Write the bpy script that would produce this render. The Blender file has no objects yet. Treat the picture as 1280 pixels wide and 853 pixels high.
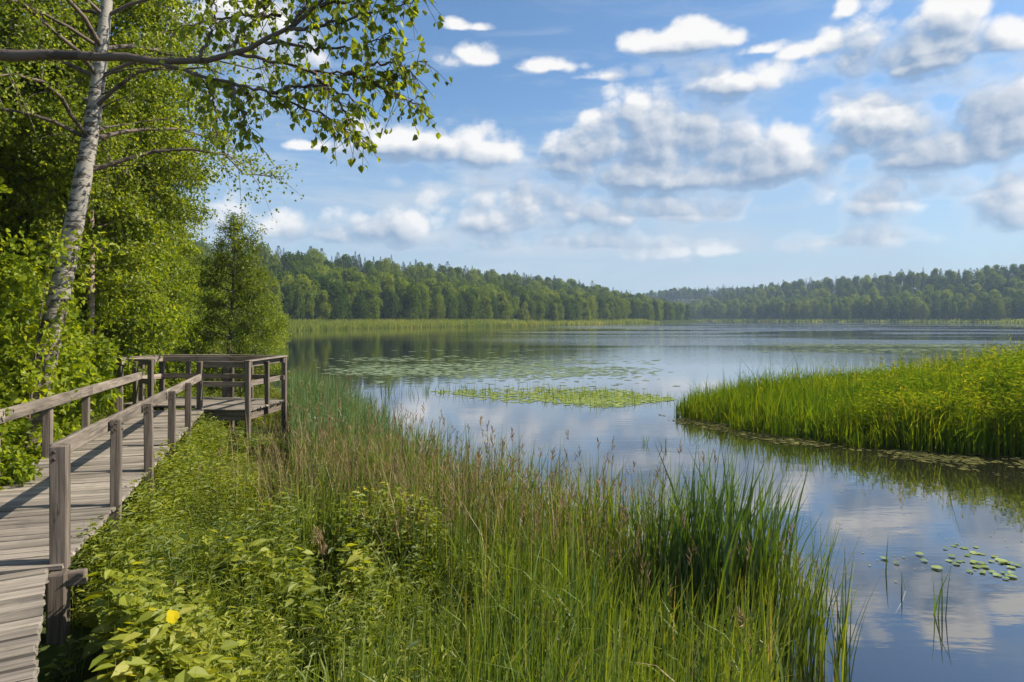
import bpy, bmesh, math, random
import numpy as np
from mathutils import Vector, Matrix

R = np.random.default_rng(7)
random.seed(7)
S = bpy.context.scene
COL = S.collection
PI = math.pi

# ---------------------------------------------------------------- camera
F, HZ, EYE = 853.3, 398.0, 2.75          # focal length in photo pixels, horizon row, eye height over the water
cam = bpy.data.cameras.new("camera")
cam.lens, cam.sensor_width = 24.0, 36.0
cam.shift_y = -(426.5 - HZ) / 1280.0
cam.clip_start, cam.clip_end = 0.05, 6000
camo = bpy.data.objects.new("camera", cam)
camo.location = (0, 0, EYE)
camo.rotation_euler = (PI / 2, 0, 0)
COL.objects.link(camo)
S.camera = camo

def P(px, py, z=0.0):                    # world point at height z seen at a photo pixel
    d = F * (EYE - z) / (py - HZ)
    return ((px - 640) / F * d, d, z)

def AT(px, py, d):                       # world point at depth d seen at a photo pixel
    return ((px - 640) / F * d, d, EYE - (py - HZ) / F * d)

# ---------------------------------------------------------------- light
SUN_AZ, SUN_EL = math.radians(85), math.radians(41)     # azimuth from +Y towards +X
S.view_settings.view_transform = 'Standard'
S.view_settings.look = 'None'
S.view_settings.exposure = 0.75
S.view_settings.gamma = 1.0
S.view_settings.use_curve_mapping = False
sl = bpy.data.lights.new("sun", 'SUN')
sl.energy, sl.angle, sl.color = 5.0, math.radians(0.5), (1.0, 0.93, 0.80)
so = bpy.data.objects.new("sun", sl)
sd_ = Vector((math.sin(SUN_AZ) * math.cos(SUN_EL), math.cos(SUN_AZ) * math.cos(SUN_EL), math.sin(SUN_EL)))
so.rotation_euler = sd_.to_track_quat('Z', 'Y').to_euler()
so.location = sd_ * 100
COL.objects.link(so)
C = S.cycles
C.max_bounces, C.diffuse_bounces, C.glossy_bounces = 6, 3, 3
C.transmission_bounces, C.transparent_max_bounces, C.volume_bounces = 4, 6, 0
C.caustics_reflective = C.caustics_refractive = False
C.sample_clamp_indirect = 6.0
C.use_denoising = True

# node helpers
def nd(t, typ, **kw):
    n = t.nodes.new(typ)
    for k, v in kw.items():
        setattr(n, k, v)
    return n

def put(t, sock, v):
    if isinstance(v, (int, float)):
        sock.default_value = v
    elif isinstance(v, (tuple, list)):
        sock.default_value = tuple(v) if len(v) != 3 or sock.type == 'VECTOR' else (*v, 1.0)
    else:
        t.links.new(v, sock)

def mth(t, op, a, b=None, c=None, clamp=False):
    n = nd(t, 'ShaderNodeMath', operation=op, use_clamp=clamp)
    put(t, n.inputs[0], a)
    if b is not None: put(t, n.inputs[1], b)
    if c is not None: put(t, n.inputs[2], c)
    return n.outputs[0]

def sstep(t, x, lo, hi):
    n = nd(t, 'ShaderNodeMapRange', interpolation_type='SMOOTHSTEP')
    put(t, n.inputs[0], x); put(t, n.inputs[1], lo); put(t, n.inputs[2], hi)
    n.inputs[3].default_value, n.inputs[4].default_value = 0.0, 1.0
    return n.outputs[0]

def mixc(t, f, a, b, blend='MIX'):
    n = nd(t, 'ShaderNodeMix', data_type='RGBA', blend_type=blend)
    put(t, n.inputs[0], f); put(t, n.inputs[6], a); put(t, n.inputs[7], b)
    return n.outputs[2]

def noise(t, vec, scale, detail=4, rough=0.55, dist=0.0, dim='3D'):
    n = nd(t, 'ShaderNodeTexNoise', noise_dimensions=dim)
    if vec is not None: t.links.new(vec, n.inputs['Vector'])
    n.inputs['Scale'].default_value = scale
    n.inputs['Detail'].default_value = detail
    n.inputs['Roughness'].default_value = rough
    n.inputs['Distortion'].default_value = dist
    return n.outputs[0]

def vmul(t, vec, s):
    n = nd(t, 'ShaderNodeVectorMath', operation='MULTIPLY')
    t.links.new(vec, n.inputs[0]); n.inputs[1].default_value = s
    return n.outputs[0]

def ramp(t, f, stops):
    n = nd(t, 'ShaderNodeValToRGB')
    el = n.color_ramp.elements
    while len(el) < len(stops): el.new(0.5)
    for e, (p, c) in zip(el, stops):
        e.position, e.color = p, (*c, 1.0)
    t.links.new(f, n.inputs[0])
    return n.outputs[0]

# ---------------------------------------------------------------- sky with cumulus
W = bpy.data.worlds.new("World")
S.world = W
W.use_nodes = True
wt = W.node_tree
wt.nodes.clear()

# (photo column, row, half width, half height) of each heap of cloud
HEAPS = [(765, 184, 78, 50), (850, 165, 116, 60), (938, 184, 80, 46), (850, 205, 120, 30),
         (915, 98, 60, 20), (862, 46, 72, 17), (1038, 50, 42, 15), (962, 58, 26, 8),
         (597, 68, 40, 14), (690, 78, 46, 11), (758, 90, 40, 9), (592, 32, 20, 6),
         (560, 180, 92, 24), (470, 176, 40, 18), (385, 180, 30, 7),
         (482, 270, 84, 28), (400, 284, 76, 19), (275, 258, 32, 30),
         (705, 252, 128, 28), (825, 260, 104, 20), (620, 272, 84, 20),
         (1160, 30, 96, 42), (1175, 66, 36, 18), (1250, 44, 56, 22), (1062, 8, 24, 13),
         (1250, 124, 88, 64), (1110, 158, 104, 36), (1190, 176, 96, 32),
         (1125, 246, 124, 25), (1262, 242, 74, 46),
         (1070, 292, 170, 18), (900, 306, 140, 16), (700, 300, 150, 15), (310, 30, 80, 52)]

def cloud_field(name, heaps, fine):
    g = bpy.data.node_groups.new(name, 'ShaderNodeTree')
    for nm in ("a", "t"):
        g.interface.new_socket(nm, in_out='INPUT', socket_type='NodeSocketFloat')
    for nm in ("body", "free"):
        g.interface.new_socket(nm, in_out='OUTPUT', socket_type='NodeSocketFloat')
    gi, go = g.nodes.new('NodeGroupInput'), g.nodes.new('NodeGroupOutput')
    A_, T_ = gi.outputs[0], gi.outputs[1]
    cv = nd(g, 'ShaderNodeCombineXYZ')
    g.links.new(mth(g, 'SINE', A_), cv.inputs[0])
    g.links.new(mth(g, 'COSINE', A_), cv.inputs[1])
    g.links.new(mth(g, 'MULTIPLY', T_, 1.12), cv.inputs[2])
    cw = nd(g, 'ShaderNodeCombineXYZ')
    g.links.new(mth(g, 'SINE', A_), cw.inputs[0]); g.links.new(mth(g, 'COSINE', A_), cw.inputs[1]); g.links.new(mth(g, 'MULTIPLY', T_, 1.5), cw.inputs[2])
    n1 = noise(g, cw.outputs[0], 8.0, 6 if fine else 4, 0.55, 0.0)
    aw = mth(g, 'MULTIPLY_ADD', n1, 0.12, mth(g, 'SUBTRACT', A_, 0.06))     # warps the outlines
    body = None
    for (px, py, hw, hh) in heaps:
        a0 = math.atan((px - 640) / F)
        t0 = (HZ - py) / F * math.cos(a0)
        ra, rt = hw / F * math.cos(a0) ** 2 * 1.42, hh / F * math.cos(a0) * 1.35
        t1 = t0 - rt * 0.4
        ku, kd = 1 / (rt * 1.35), 1 / (rt * 0.55)
        x = mth(g, 'MULTIPLY_ADD', aw, 1 / ra, -a0 / ra)
        v = mth(g, 'MAXIMUM', mth(g, 'MULTIPLY_ADD', T_, ku, -t1 * ku), mth(g, 'MULTIPLY_ADD', T_, -kd, t1 * kd))
        r = mth(g, 'SQRT', mth(g, 'MULTIPLY_ADD', x, x, mth(g, 'MULTIPLY', v, v)))
        if 16 <= hh < 26 and py <= 240: r = mth(g, 'MULTIPLY_ADD', r, .66, .25)
        if hh < 16 or py > 240: r = mth(g, 'MULTIPLY_ADD', r, .46, .50 if py < 290 else .58)     # small ragged clouds
        body = r if body is None else mth(g, 'SMOOTH_MIN', body, r, 0.15)
    body = mth(g, 'MINIMUM', mth(g, 'MULTIPLY_ADD', body, -1.7, 1.7), 1.0)
    # elsewhere (above the frame and round the sides) the same kind of cloud goes on
    outside = mth(g, 'MAXIMUM', sstep(g, T_, 0.47, 0.62), sstep(g, mth(g, 'ABSOLUTE', A_), 0.66, 0.85))
    n3 = noise(g, cv.outputs[0], 3.4, 2, 0.5)
    gen = mth(g, 'MULTIPLY_ADD', n3, 6.0, -6.0 * 0.56)
    gen = mth(g, 'MINIMUM', gen, mth(g, 'MULTIPLY_ADD', outside, 3.0, -2.2))
    body = mth(g, 'MAXIMUM', mth(g, 'MAXIMUM', body, gen), -1.5)
    wob = mth(g, 'MULTIPLY_ADD', n1, 1.5, -0.72)
    if fine:
        n2 = noise(g, cv.outputs[0], 24.0, 4, 0.6)
        wob = mth(g, 'ADD', wob, mth(g, 'MULTIPLY_ADD', n2, 1.0, -.5))
        for sc_, am in ((15.0, .66), (34.0, .34)):
            vo = nd(g, 'ShaderNodeTexVoronoi', feature='F1', voronoi_dimensions='3D')
            g.links.new(cv.outputs[0], vo.inputs['Vector'])
            vo.inputs['Scale'].default_value = sc_
            vo.inputs['Detail'].default_value = 0.0
            d2_ = mth(g, 'MULTIPLY', vo.outputs['Distance'], vo.outputs['Distance'])
            wob = mth(g, 'ADD', wob, mth(g, 'MULTIPLY_ADD', d2_, -am * 1.5, am * .30))
    g.links.new(mth(g, 'ADD', body, wob), go.inputs[0])
    g.links.new(n1, go.inputs[1])
    return g
g_fine = cloud_field("cloud_field_fine", HEAPS, True)
g_soft = cloud_field("cloud_field_soft", [h for h in HEAPS if h[3] > 16], False)

geo = nd(wt, 'ShaderNodeTexCoord')
sx = nd(wt, 'ShaderNodeSeparateXYZ')
wt.links.new(geo.outputs['Generated'], sx.inputs[0])
hor = mth(wt, 'SQRT', mth(wt, 'ADD', mth(wt, 'MULTIPLY', sx.outputs[0], sx.outputs[0]), mth(wt, 'MULTIPLY', sx.outputs[1], sx.outputs[1])))
az = mth(wt, 'ARCTAN2', sx.outputs[0], sx.outputs[1])
te = mth(wt, 'DIVIDE', sx.outputs[2], mth(wt, 'MAXIMUM', hor, 0.02))
def field(g, da, dt):
    n = nd(wt, 'ShaderNodeGroup'); n.node_tree = g
    wt.links.new(mth(wt, 'ADD', az, da), n.inputs[0])
    wt.links.new(mth(wt, 'ADD', te, dt), n.inputs[1])
    return n.outputs[0], n.outputs[1]
d0, fr = field(g_fine, 0.0, 0.0)
d1, _ = field(g_fine, 0.009, 0.010)
d2, _ = field(g_soft, 0.024, 0.036)
under = sstep(wt, d2, 0.0, 0.5)
cov = sstep(wt, d0, mth(wt, 'MULTIPLY_ADD', under, -0.22, 0.0), mth(wt, 'MULTIPLY_ADD', under, 0.25, 0.62))
rim = mth(wt, 'MULTIPLY', mth(wt, 'SUBTRACT', d0, d1), 0.75)
deep = mth(wt, 'MULTIPLY', mth(wt, 'MAXIMUM', mth(wt, 'ADD', d2, 0.15), 0.0), 1.25)
deep = mth(wt, 'MULTIPLY', mth(wt, 'MINIMUM', deep, 0.85), sstep(wt, d0, -0.10, 0.40))
lit = mth(wt, 'SUBTRACT', mth(wt, 'ADD', 1.08, rim), deep, clamp=True)
sky = nd(wt, 'ShaderNodeTexSky', sky_type='NISHITA', sun_disc=False)
sky.sun_elevation, sky.sun_rotation = SUN_EL, SUN_AZ
sky.altitude, sky.air_density, sky.dust_density, sky.ozone_density = 200, 1.0, 1.2, 2.5
cl_col = mixc(wt, lit, (1.75, 2.5, 3.65), (6.5, 6.4, 6.3))
veil = mth(wt, 'MULTIPLY', mth(wt, 'SUBTRACT', 1.0, sstep(wt, te, 0.02, 0.34)), 0.72)
veil = mth(wt, 'MULTIPLY', veil, mth(wt, 'ADD', 0.55, mth(wt, 'MULTIPLY', fr, 0.9)))
tint = mixc(wt, 1.0, sky.outputs[0], (0.76, 0.95, 1.06), 'MULTIPLY')
sk2 = mixc(wt, veil, tint, (3.2, 3.8, 4.7))
low = sstep(wt, te, 0.005, 0.17)
cz_ = nd(wt, 'ShaderNodeCombineXYZ')
wt.links.new(mth(wt, 'SINE', az), cz_.inputs[0]); wt.links.new(mth(wt, 'COSINE', az), cz_.inputs[1]); wt.links.new(mth(wt, 'MULTIPLY', te, 5.5), cz_.inputs[2])
wisp = sstep(wt, noise(wt, cz_.outputs[0], 4.2, 5, .62, .5), .44, .72)
wisp = mth(wt, 'MULTIPLY', wisp, mth(wt, 'SUBTRACT', .80, mth(wt, 'MULTIPLY', sstep(wt, te, .10, .48), .55)))
sk2 = mixc(wt, wisp, sk2, (3.7, 4.35, 5.1))
covf = mth(wt, 'MULTIPLY', cov, mth(wt, 'ADD', 0.35, mth(wt, 'MULTIPLY', low, 0.62)))
fin = mixc(wt, covf, sk2, cl_col)
bg = nd(wt, 'ShaderNodeBackground')
wt.links.new(fin, bg.inputs[0])
bg.inputs[1].default_value = 0.092
wo = nd(wt, 'ShaderNodeOutputWorld')
wt.links.new(bg.outputs[0], wo.inputs[0])
W.cycles.sampling_method = 'MANUAL'
W.cycles.sample_map_resolution = 512
#SKYEND
# ================================================================ mesh helpers
def tag(o, label=None, cat=None, group=None, kind=None):
    if label: o['label'] = label
    if cat: o['category'] = cat
    if group: o['group'] = group
    if kind: o['kind'] = kind
    return o

def link(name, me, mats=(), parent=None, loc=None):
    if me is not None and mats and not me.materials:
        for m in (mats if isinstance(mats, (list, tuple)) else [mats]):
            me.materials.append(m)
    o = bpy.data.objects.new(name, me)
    COL.objects.link(o)
    if parent is not None: o.parent = parent
    if loc is not None: o.location = loc
    return o

def empty(name, loc, label, cat, group=None, rz=0.0):
    o = bpy.data.objects.new(name, None)
    COL.objects.link(o)
    o.location = loc
    o.rotation_euler = (0, 0, rz)
    o.empty_display_size = 0.2
    return tag(o, label, cat, group)

class MB:                                   # collects numpy geometry into ONE mesh
    def __init__(s):
        s.v, s.f, s.r, s.m, s.sm, s.n = [], [], [], [], [], 0
    def add(s, v, f, rnd=0.5, mat=0, smooth=False):
        v = np.asarray(v, np.float32).reshape(-1, 3)
        f = np.asarray(f, np.int32)
        s.v.append(v); s.f.append(f + s.n); s.n += len(v)
        s.r.append(np.broadcast_to(np.asarray(rnd, np.float32), (len(f),)))
        s.m.append(np.full(len(f), mat, np.int32)); s.sm.append(np.full(len(f), smooth))
    def mesh(s, name):
        me = bpy.data.meshes.new(name)
        v = np.concatenate(s.v)
        me.vertices.add(len(v)); me.vertices.foreach_set('co', v.ravel())
        tot = np.concatenate([np.full(len(f), f.shape[1], np.int32) for f in s.f])
        idx = np.concatenate([f.ravel() for f in s.f])
        me.loops.add(len(idx)); me.loops.foreach_set('vertex_index', idx)
        me.polygons.add(len(tot))
        st = np.zeros(len(tot), np.int32); st[1:] = np.cumsum(tot)[:-1]
        me.polygons.foreach_set('loop_start', st)
        me.polygons.foreach_set('loop_total', tot)
        me.polygons.foreach_set('material_index', np.concatenate(s.m))
        me.polygons.foreach_set('use_smooth', np.concatenate(s.sm))
        a = me.attributes.new('rnd', 'FLOAT', 'FACE')
        a.data.foreach_set('value', np.concatenate(s.r).astype(np.float32))
        me.update()
        return me

def unit(v):
    return v / np.maximum(np.linalg.norm(v, axis=-1, keepdims=True), 1e-9)

def tube(mb, pts, rad, sides=6, rnd=0.5, mat=0):
    pts = np.asarray(pts, float); n = len(pts)
    rad = np.broadcast_to(np.asarray(rad, float), (n,))
    t = unit(np.gradient(pts, axis=0))
    ref = np.array([0, 0, 1.0]) if abs(t[:, 2]).mean() < 0.8 else np.array([1.0, 0, 0])
    u = unit(np.cross(t, ref)); w = np.cross(t, u)
    an = np.linspace(0, 2 * PI, sides, endpoint=False)
    ring = pts[:, None] + rad[:, None, None] * (np.cos(an)[None, :, None] * u[:, None] + np.sin(an)[None, :, None] * w[:, None])
    i = np.arange(n - 1)[:, None] * sides; j = np.arange(sides)[None]; k = (j + 1) % sides
    f = np.stack([i + j, i + k, i + sides + k, i + sides + j], -1).reshape(-1, 4)
    mb.add(ring.reshape(-1, 3), f, rnd, mat, True)

def smooth_path(pts, n):
    pts = np.asarray(pts, float)
    t = np.linspace(0, 1, len(pts)); q = np.linspace(0, 1, n)
    p = np.stack([np.interp(q, t, pts[:, k]) for k in range(pts.shape[1])], 1)
    for _ in range(2):
        p[1:-1] = 0.25 * p[:-2] + 0.5 * p[1:-1] + 0.25 * p[2:]
    return p

def leaves(mb, c, d, n, L, Wd, rnd, mat=0, fine=False, fold=0.25):   # leaf blades at c, pointing along d, face normal near n
    d = unit(d); s = unit(np.cross(d, n)); n = np.cross(s, d)
    L = np.broadcast_to(L, (len(c),))[:, None]; Wd = np.broadcast_to(Wd, (len(c),))[:, None]
    N = len(c); b = np.arange(N)[:, None]
    if fine:
        v = np.stack([c, c + d * L * .28 + s * Wd * .46 + n * Wd * fold, c + d * L * .62 + s * Wd * .36 + n * Wd * fold * .7,
                      c + d * L - n * L * .12, c + d * L * .62 - s * Wd * .36 + n * Wd * fold * .7,
                      c + d * L * .28 - s * Wd * .46 + n * Wd * fold], 1)
        f = np.concatenate([b * 6 + np.array([[0, 1, 2, 3]]), b * 6 + np.array([[0, 3, 4, 5]])])
        mb.add(v.reshape(-1, 3), f, np.tile(rnd, 2), mat)
    else:
        v = np.stack([c, c + d * L * .45 + s * Wd * .5 + n * Wd * fold, c + d * L - n * L * .1, c + d * L * .45 - s * Wd * .5 + n * Wd * fold], 1)
        f = np.concatenate([b * 4 + np.array([[0, 1, 2]]), b * 4 + np.array([[0, 2, 3]])])
        mb.add(v.reshape(-1, 3), f, np.tile(rnd, 2), mat)

def blades(mb, base, h, w, az, lean, rnd, mat=0, seg=3, kink=None):  # grass or reed blades
    N = len(base)
    q = np.linspace(0, 1, seg + 1)[None, :, None]
    ld = np.stack([np.cos(az), np.sin(az), np.zeros(N)], 1)[:, None]
    h = h[:, None, None]; le = lean[:, None, None]
    ctr = base[:, None] + ld * h * le * q ** 2
    ctr[..., 2:3] += h * (q - 0.45 * le * le * q ** 3)
    fa = R.uniform(0, PI, N)
    sd = np.stack([np.cos(fa), np.sin(fa), np.zeros(N)], 1)[:, None]
    wq = np.broadcast_to(w, (N,))[:, None, None] * (1 - q ** 2.2) * 0.5 + 0.0008
    v = np.stack([ctr - sd * wq, ctr + sd * wq], 2)            # N, seg+1, 2, 3
    b = (np.arange(N) * (seg + 1) * 2)[:, None, None] + (np.arange(seg) * 2)[None, :, None]
    f = (b + np.array([0, 1, 3, 2])[None, None]).reshape(-1, 4)
    mb.add(v.reshape(-1, 3), f, np.repeat(rnd, seg), mat)

def rsphere(n):
    return unit(R.normal(size=(n, 3)))

# ================================================================ plan of the land
LAND = np.array([(.6, -12), (.9, 0), (1.1, 3.3), (1.72, 4.6), (2.1, 5.6), (1.65, 7.0), (0.35, 8.5), (-1.0, 9.7), (-2.4, 12.5), (-3.9, 16.5), (-5.4, 20),
                 (-7.5, 24), (-11, 30), (-18, 42), (-27, 60), (-36, 85), (-46, 115), (-50.5, 138), (-40, 180), (-20, 213), (0, 247),
                 (37, 313), (85, 392), (135, 469), (152, 540), (150, 640), (110, 760), (-900, 760), (-900, -12)], float)
FAR = np.array([(1500, 300), (420, 365), (293, 391), (220, 525), (173, 672), (150, 800), (60, 1000), (-900, 1100), (-900, 2200), (1500, 2200)], float)
ISLE = np.array([(4.75, 19.3), (6.3, 15.7), (7.6, 14.75), (8.9, 13.9), (10.1, 13.5), (13, 12.2), (19, 11), (24, 14), (24, 25), (17, 27), (12, 26.2), (8.5, 24), (5.6, 21.5)], float)

def sdist(poly, x, y):                    # signed distance, positive inside
    x = np.asarray(x, float); y = np.asarray(y, float)
    best = np.full(x.shape, 1e18); ins = np.zeros(x.shape, bool)
    for (ax, ay), (bx, by) in zip(poly, np.roll(poly, -1, axis=0)):
        dx, dy = bx - ax, by - ay
        t = np.clip(((x - ax) * dx + (y - ay) * dy) / (dx * dx + dy * dy), 0, 1)
        best = np.minimum(best, (x - ax - t * dx) ** 2 + (y - ay - t * dy) ** 2)
        with np.errstate(divide='ignore', invalid='ignore'):
            ins ^= ((ay > y) != (by > y)) & (x < (bx - ax) * (y - ay) / (by - ay) + ax)
    return np.where(ins, 1, -1) * np.sqrt(best)

def fnoise(x, y, s=1.0, seed=0.0):         # cheap smooth noise, about -1..1
    x = np.asarray(x) * s + seed * 1.7; y = np.asarray(y) * s - seed * 2.3
    return (np.sin(x * 1.3 + 1.9 * np.sin(y * 0.9 + seed)) + np.sin(y * 1.7 + 1.3 * np.sin(x * 1.1 - seed)) + 0.5 * np.sin(2.9 * x - 2.3 * y) + 0.5 * np.sin(3.1 * y + 2.2 * x)) / 3.0

def smst(x, a, b):
    t = np.clip((x - a) / (b - a), 0, 1); return t * t * (3 - 2 * t)

def ground(x, y):
    x = np.asarray(x, float); y = np.asarray(y, float)
    s1, s2, s3 = sdist(LAND, x, y), sdist(FAR, x, y), sdist(ISLE, x, y)
    s = np.maximum(s1, np.maximum(s2, s3))
    h = np.where(s < 0, np.maximum(s * 0.25, -0.7), np.minimum(0.07 * np.minimum(s, 4.2) + 0.17 * np.maximum(s - 4.2, 0), 1.15 + 0.012 * s)) - 0.03
    near = y < 110
    h = h + np.where((s3 > 0), np.minimum(0.05, 0) - np.maximum(h - 0.2, 0), 0)
    h = h + np.where(near & (s1 > 3), 0.10 * fnoise(x, y, 0.5) + 0.03 * fnoise(x, y, 1.7), 0)
    rise = smst(s1, 14, 125) * 17 * smst(y, 110, 230) + smst(s1, 30, 90) * 5 * (1 - smst(y, 110, 230))
    rise2 = smst(s2, 12, 160) * 26
    return h + rise + rise2

# the boardwalk's plan
DECK = 0.92
def redge(y):  return -3.55 - 0.327 * (y - 5.52)          # right edge of the straight run
def ledge(y):  return redge(y) - 1.40
JX, JY = -3.41, 5.10                                     # the bend at the near post
def nedge(y):  return JX + (JY - y) * 0.635              # right edge of the run towards the camera
def on_walk(x, y, m=0.0):
    a = (y > JY) & (y < 14.2) & (x < redge(y) + m) & (x > ledge(y) - m)
    b = (y <= JY) & (x < nedge(y) + m) & (x > nedge(y) - 1.70 - m)
    c = (y > 13.6 - m) & (y < 16 + m) & (x > -8.4 - m) & (x < -5.1 + m)
    return a | b | c

# ================================================================ materials
def mat(name):
    m = bpy.data.materials.new(name); m.use_nodes = True
    t = m.node_tree; t.nodes.clear()
    out = nd(t, 'ShaderNodeOutputMaterial')
    return m, t, out

def leaf_mat(name, stops, trans=0.42, gloss=0.07, warm=(1.55, 1.40, 0.5), per_object=0.0, rough=0.38):
    m, t, out = mat(name)
    at = nd(t, 'ShaderNodeAttribute', attribute_name='rnd')
    f = at.outputs['Fac']
    if per_object:
        oi = nd(t, 'ShaderNodeObjectInfo')
        f = mth(t, 'ADD', mth(t, 'MULTIPLY', f, 1 - per_object), mth(t, 'MULTIPLY', oi.outputs['Random'], per_object))
    c = ramp(t, f, stops)
    df = nd(t, 'ShaderNodeBsdfDiffuse'); t.links.new(c, df.inputs[0])
    tr = nd(t, 'ShaderNodeBsdfTranslucent'); t.links.new(mixc(t, 1.0, c, warm, 'MULTIPLY'), tr.inputs[0])
    m1 = nd(t, 'ShaderNodeMixShader'); m1.inputs[0].default_value = trans
    t.links.new(df.outputs[0], m1.inputs[1]); t.links.new(tr.outputs[0], m1.inputs[2])
    gl = nd(t, 'ShaderNodeBsdfGlossy'); gl.inputs['Roughness'].default_value = rough
    gl.inputs[0].default_value = (1, 1, 1, 1)
    m2 = nd(t, 'ShaderNodeMixShader'); m2.inputs[0].default_value = gloss
    t.links.new(m1.outputs[0], m2.inputs[1]); t.links.new(gl.outputs[0], m2.inputs[2])
    t.links.new(m2.outputs[0], out.inputs[0])
    return m

M = {}
M['herb'] = leaf_mat('herb_leaf', [(0, (.05, .085, .006)), (.45, (.175, .22, .011)), (.8, (.31, .335, .022)), (1, (.42, .40, .06))], .55, .025, rough=.6)
M['grass'] = leaf_mat('grass_blade', [(0, (.06, .10, .008)), (.4, (.17, .22, .014)), (.72, (.28, .30, .028)), (.84, (.34, .26, .09)), (1, (.44, .33, .17))], .48, .015, rough=.6)
M['reed'] = leaf_mat('reed_blade', [(0, (.045, .085, .012)), (.5, (.135, .19, .018)), (.80, (.24, .27, .030)), (.9, (.33, .25, .10)), (1, (.38, .27, .14))], .45, .025, rough=.5)
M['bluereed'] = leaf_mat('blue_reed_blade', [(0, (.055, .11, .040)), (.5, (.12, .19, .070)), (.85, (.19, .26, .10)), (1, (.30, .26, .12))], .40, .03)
M['isle'] = leaf_mat('island_reed_blade', [(0, (.035, .085, .008)), (.4, (.10, .17, .010)), (.75, (.19, .24, .013)), (.92, (.29, .29, .02)), (1, (.38, .32, .05))], .48, .0)
M['dry'] = leaf_mat('dry_plume', [(0, (.22, .15, .075)), (1, (.52, .39, .22))], .35, .01, (1.1, 1, .8))
M['birchleaf'] = leaf_mat('birch_leaf', [(0, (.06, .10, .007)), (.45, (.20, .26, .015)), (1, (.38, .41, .03))], .58, .018, rough=.5)
M['wall_leaf'] = leaf_mat('broad_leaf', [(0, (.06, .11, .006)), (.45, (.22, .29, .011)), (1, (.42, .45, .025))], .60, .012, rough=.5, per_object=.15)
M['larch'] = leaf_mat('feathery_leaf', [(0, (.06, .10, .008)), (.6, (.17, .225, .014)), (1, (.29, .33, .028))], .56, .015)
M['farleaf'] = leaf_mat('far_leaf', [(0, (.030, .060, .010)), (.35, (.075, .120, .012)), (.65, (.155, .205, .018)), (1, (.28, .31, .03))], .42, .0, per_object=.62)
M['farneedle'] = leaf_mat('far_needle', [(0, (.020, .042, .016)), (.6, (.040, .072, .020)), (1, (.075, .11, .026))], .25, .0, per_object=.35)
M['farreed'] = leaf_mat('far_reed', [(0, (.10, .15, .02)), (.6, (.22, .26, .045)), (1, (.38, .35, .11))], .45, .0)
M['pad'] = leaf_mat('lily_pad', [(0, (.09, .14, .03)), (.6, (.19, .24, .05)), (1, (.29, .33, .11))], .1, .06, rough=.4)
M['mat'] = leaf_mat('floating_weed', [(0, (.03, .032, .008)), (.55, (.085, .080, .016)), (.85, (.15, .14, .03)), (1, (.22, .21, .06))], .1, .03, rough=.5)
M['palemat'] = leaf_mat('pale_weed', [(0, (.09, .13, .06)), (.6, (.17, .22, .11)), (1, (.26, .31, .17))], .1, .08, rough=.45)
M['yellow'] = leaf_mat('yellow_leaf', [(0, (.42, .33, .012)), (1, (.42, .33, .012))], .15, .0, (1.1, 1, .6))

def wood_mat(name, dark, light, moss=0.0):
    m, t, out = mat(name)
    tc = nd(t, 'ShaderNodeTexCoord'); oi = nd(t, 'ShaderNodeObjectInfo')
    off = nd(t, 'ShaderNodeVectorMath', operation='ADD')
    t.links.new(tc.outputs['Object'], off.inputs[0])
    cx = nd(t, 'ShaderNodeCombineXYZ')
    for k in range(3): t.links.new(mth(t, 'MULTIPLY', oi.outputs['Random'], 37.0 + 11 * k), cx.inputs[k])
    t.links.new(cx.outputs[0], off.inputs[1])
    v = off.outputs[0]
    grain = noise(t, vmul(t, v, (2.2, 46, 46)), 1.0, 5, .62, .35)
    streak = noise(t, vmul(t, v, (.9, 9, 9)), 1.0, 3, .5, .2)
    blot = noise(t, v, 3.1, 4, .6)
    knot = noise(t, vmul(t, v, (5, 11, 11)), 1.0, 2, .5)
    f = mth(t, 'ADD', mth(t, 'MULTIPLY', grain, .62), mth(t, 'MULTIPLY', streak, .38))
    f = sstep(t, f, .34, .66)
    c = mixc(t, f, dark, light)
    c = mixc(t, mth(t, 'MULTIPLY', sstep(t, blot, .50, .74), .50), c, (.085, .072, .060))
    c = mixc(t, mth(t, 'MULTIPLY', sstep(t, knot, .68, .76), .7), c, (.045, .032, .024))
    tint = mth(t, 'ADD', .72, mth(t, 'MULTIPLY', oi.outputs['Random'], .5))
    hs = nd(t, 'ShaderNodeHueSaturation'); t.links.new(c, hs.inputs['Color']); t.links.new(tint, hs.inputs['Value'])
    c = hs.outputs[0]
    if moss:
        mo = noise(t, vmul(t, v, (1, 1, 1)), 5.5, 4, .65)
        c = mixc(t, mth(t, 'MULTIPLY', sstep(t, mo, .55, .72), moss), c, (.06, .085, .02))
    b = nd(t, 'ShaderNodeBsdfPrincipled')
    t.links.new(c, b.inputs['Base Color']); b.inputs['Roughness'].default_value = .82
    b.inputs['Specular IOR Level'].default_value = .25
    bp = nd(t, 'ShaderNodeBump'); bp.inputs['Strength'].default_value = .55; bp.inputs['Distance'].default_value = .006
    t.links.new(grain, bp.inputs['Height']); t.links.new(bp.outputs[0], b.inputs['Normal'])
    t.links.new(b.outputs[0], out.inputs[0])
    return m
M['deck'] = wood_mat('weathered_deck', (.135, .112, .090), (.31, .262, .208), .3)
M['rail'] = wood_mat('weathered_rail', (.105, .082, .064), (.315, .258, .205))
M['post'] = wood_mat('weathered_post', (.066, .050, .038), (.215, .172, .135), .2)

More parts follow.
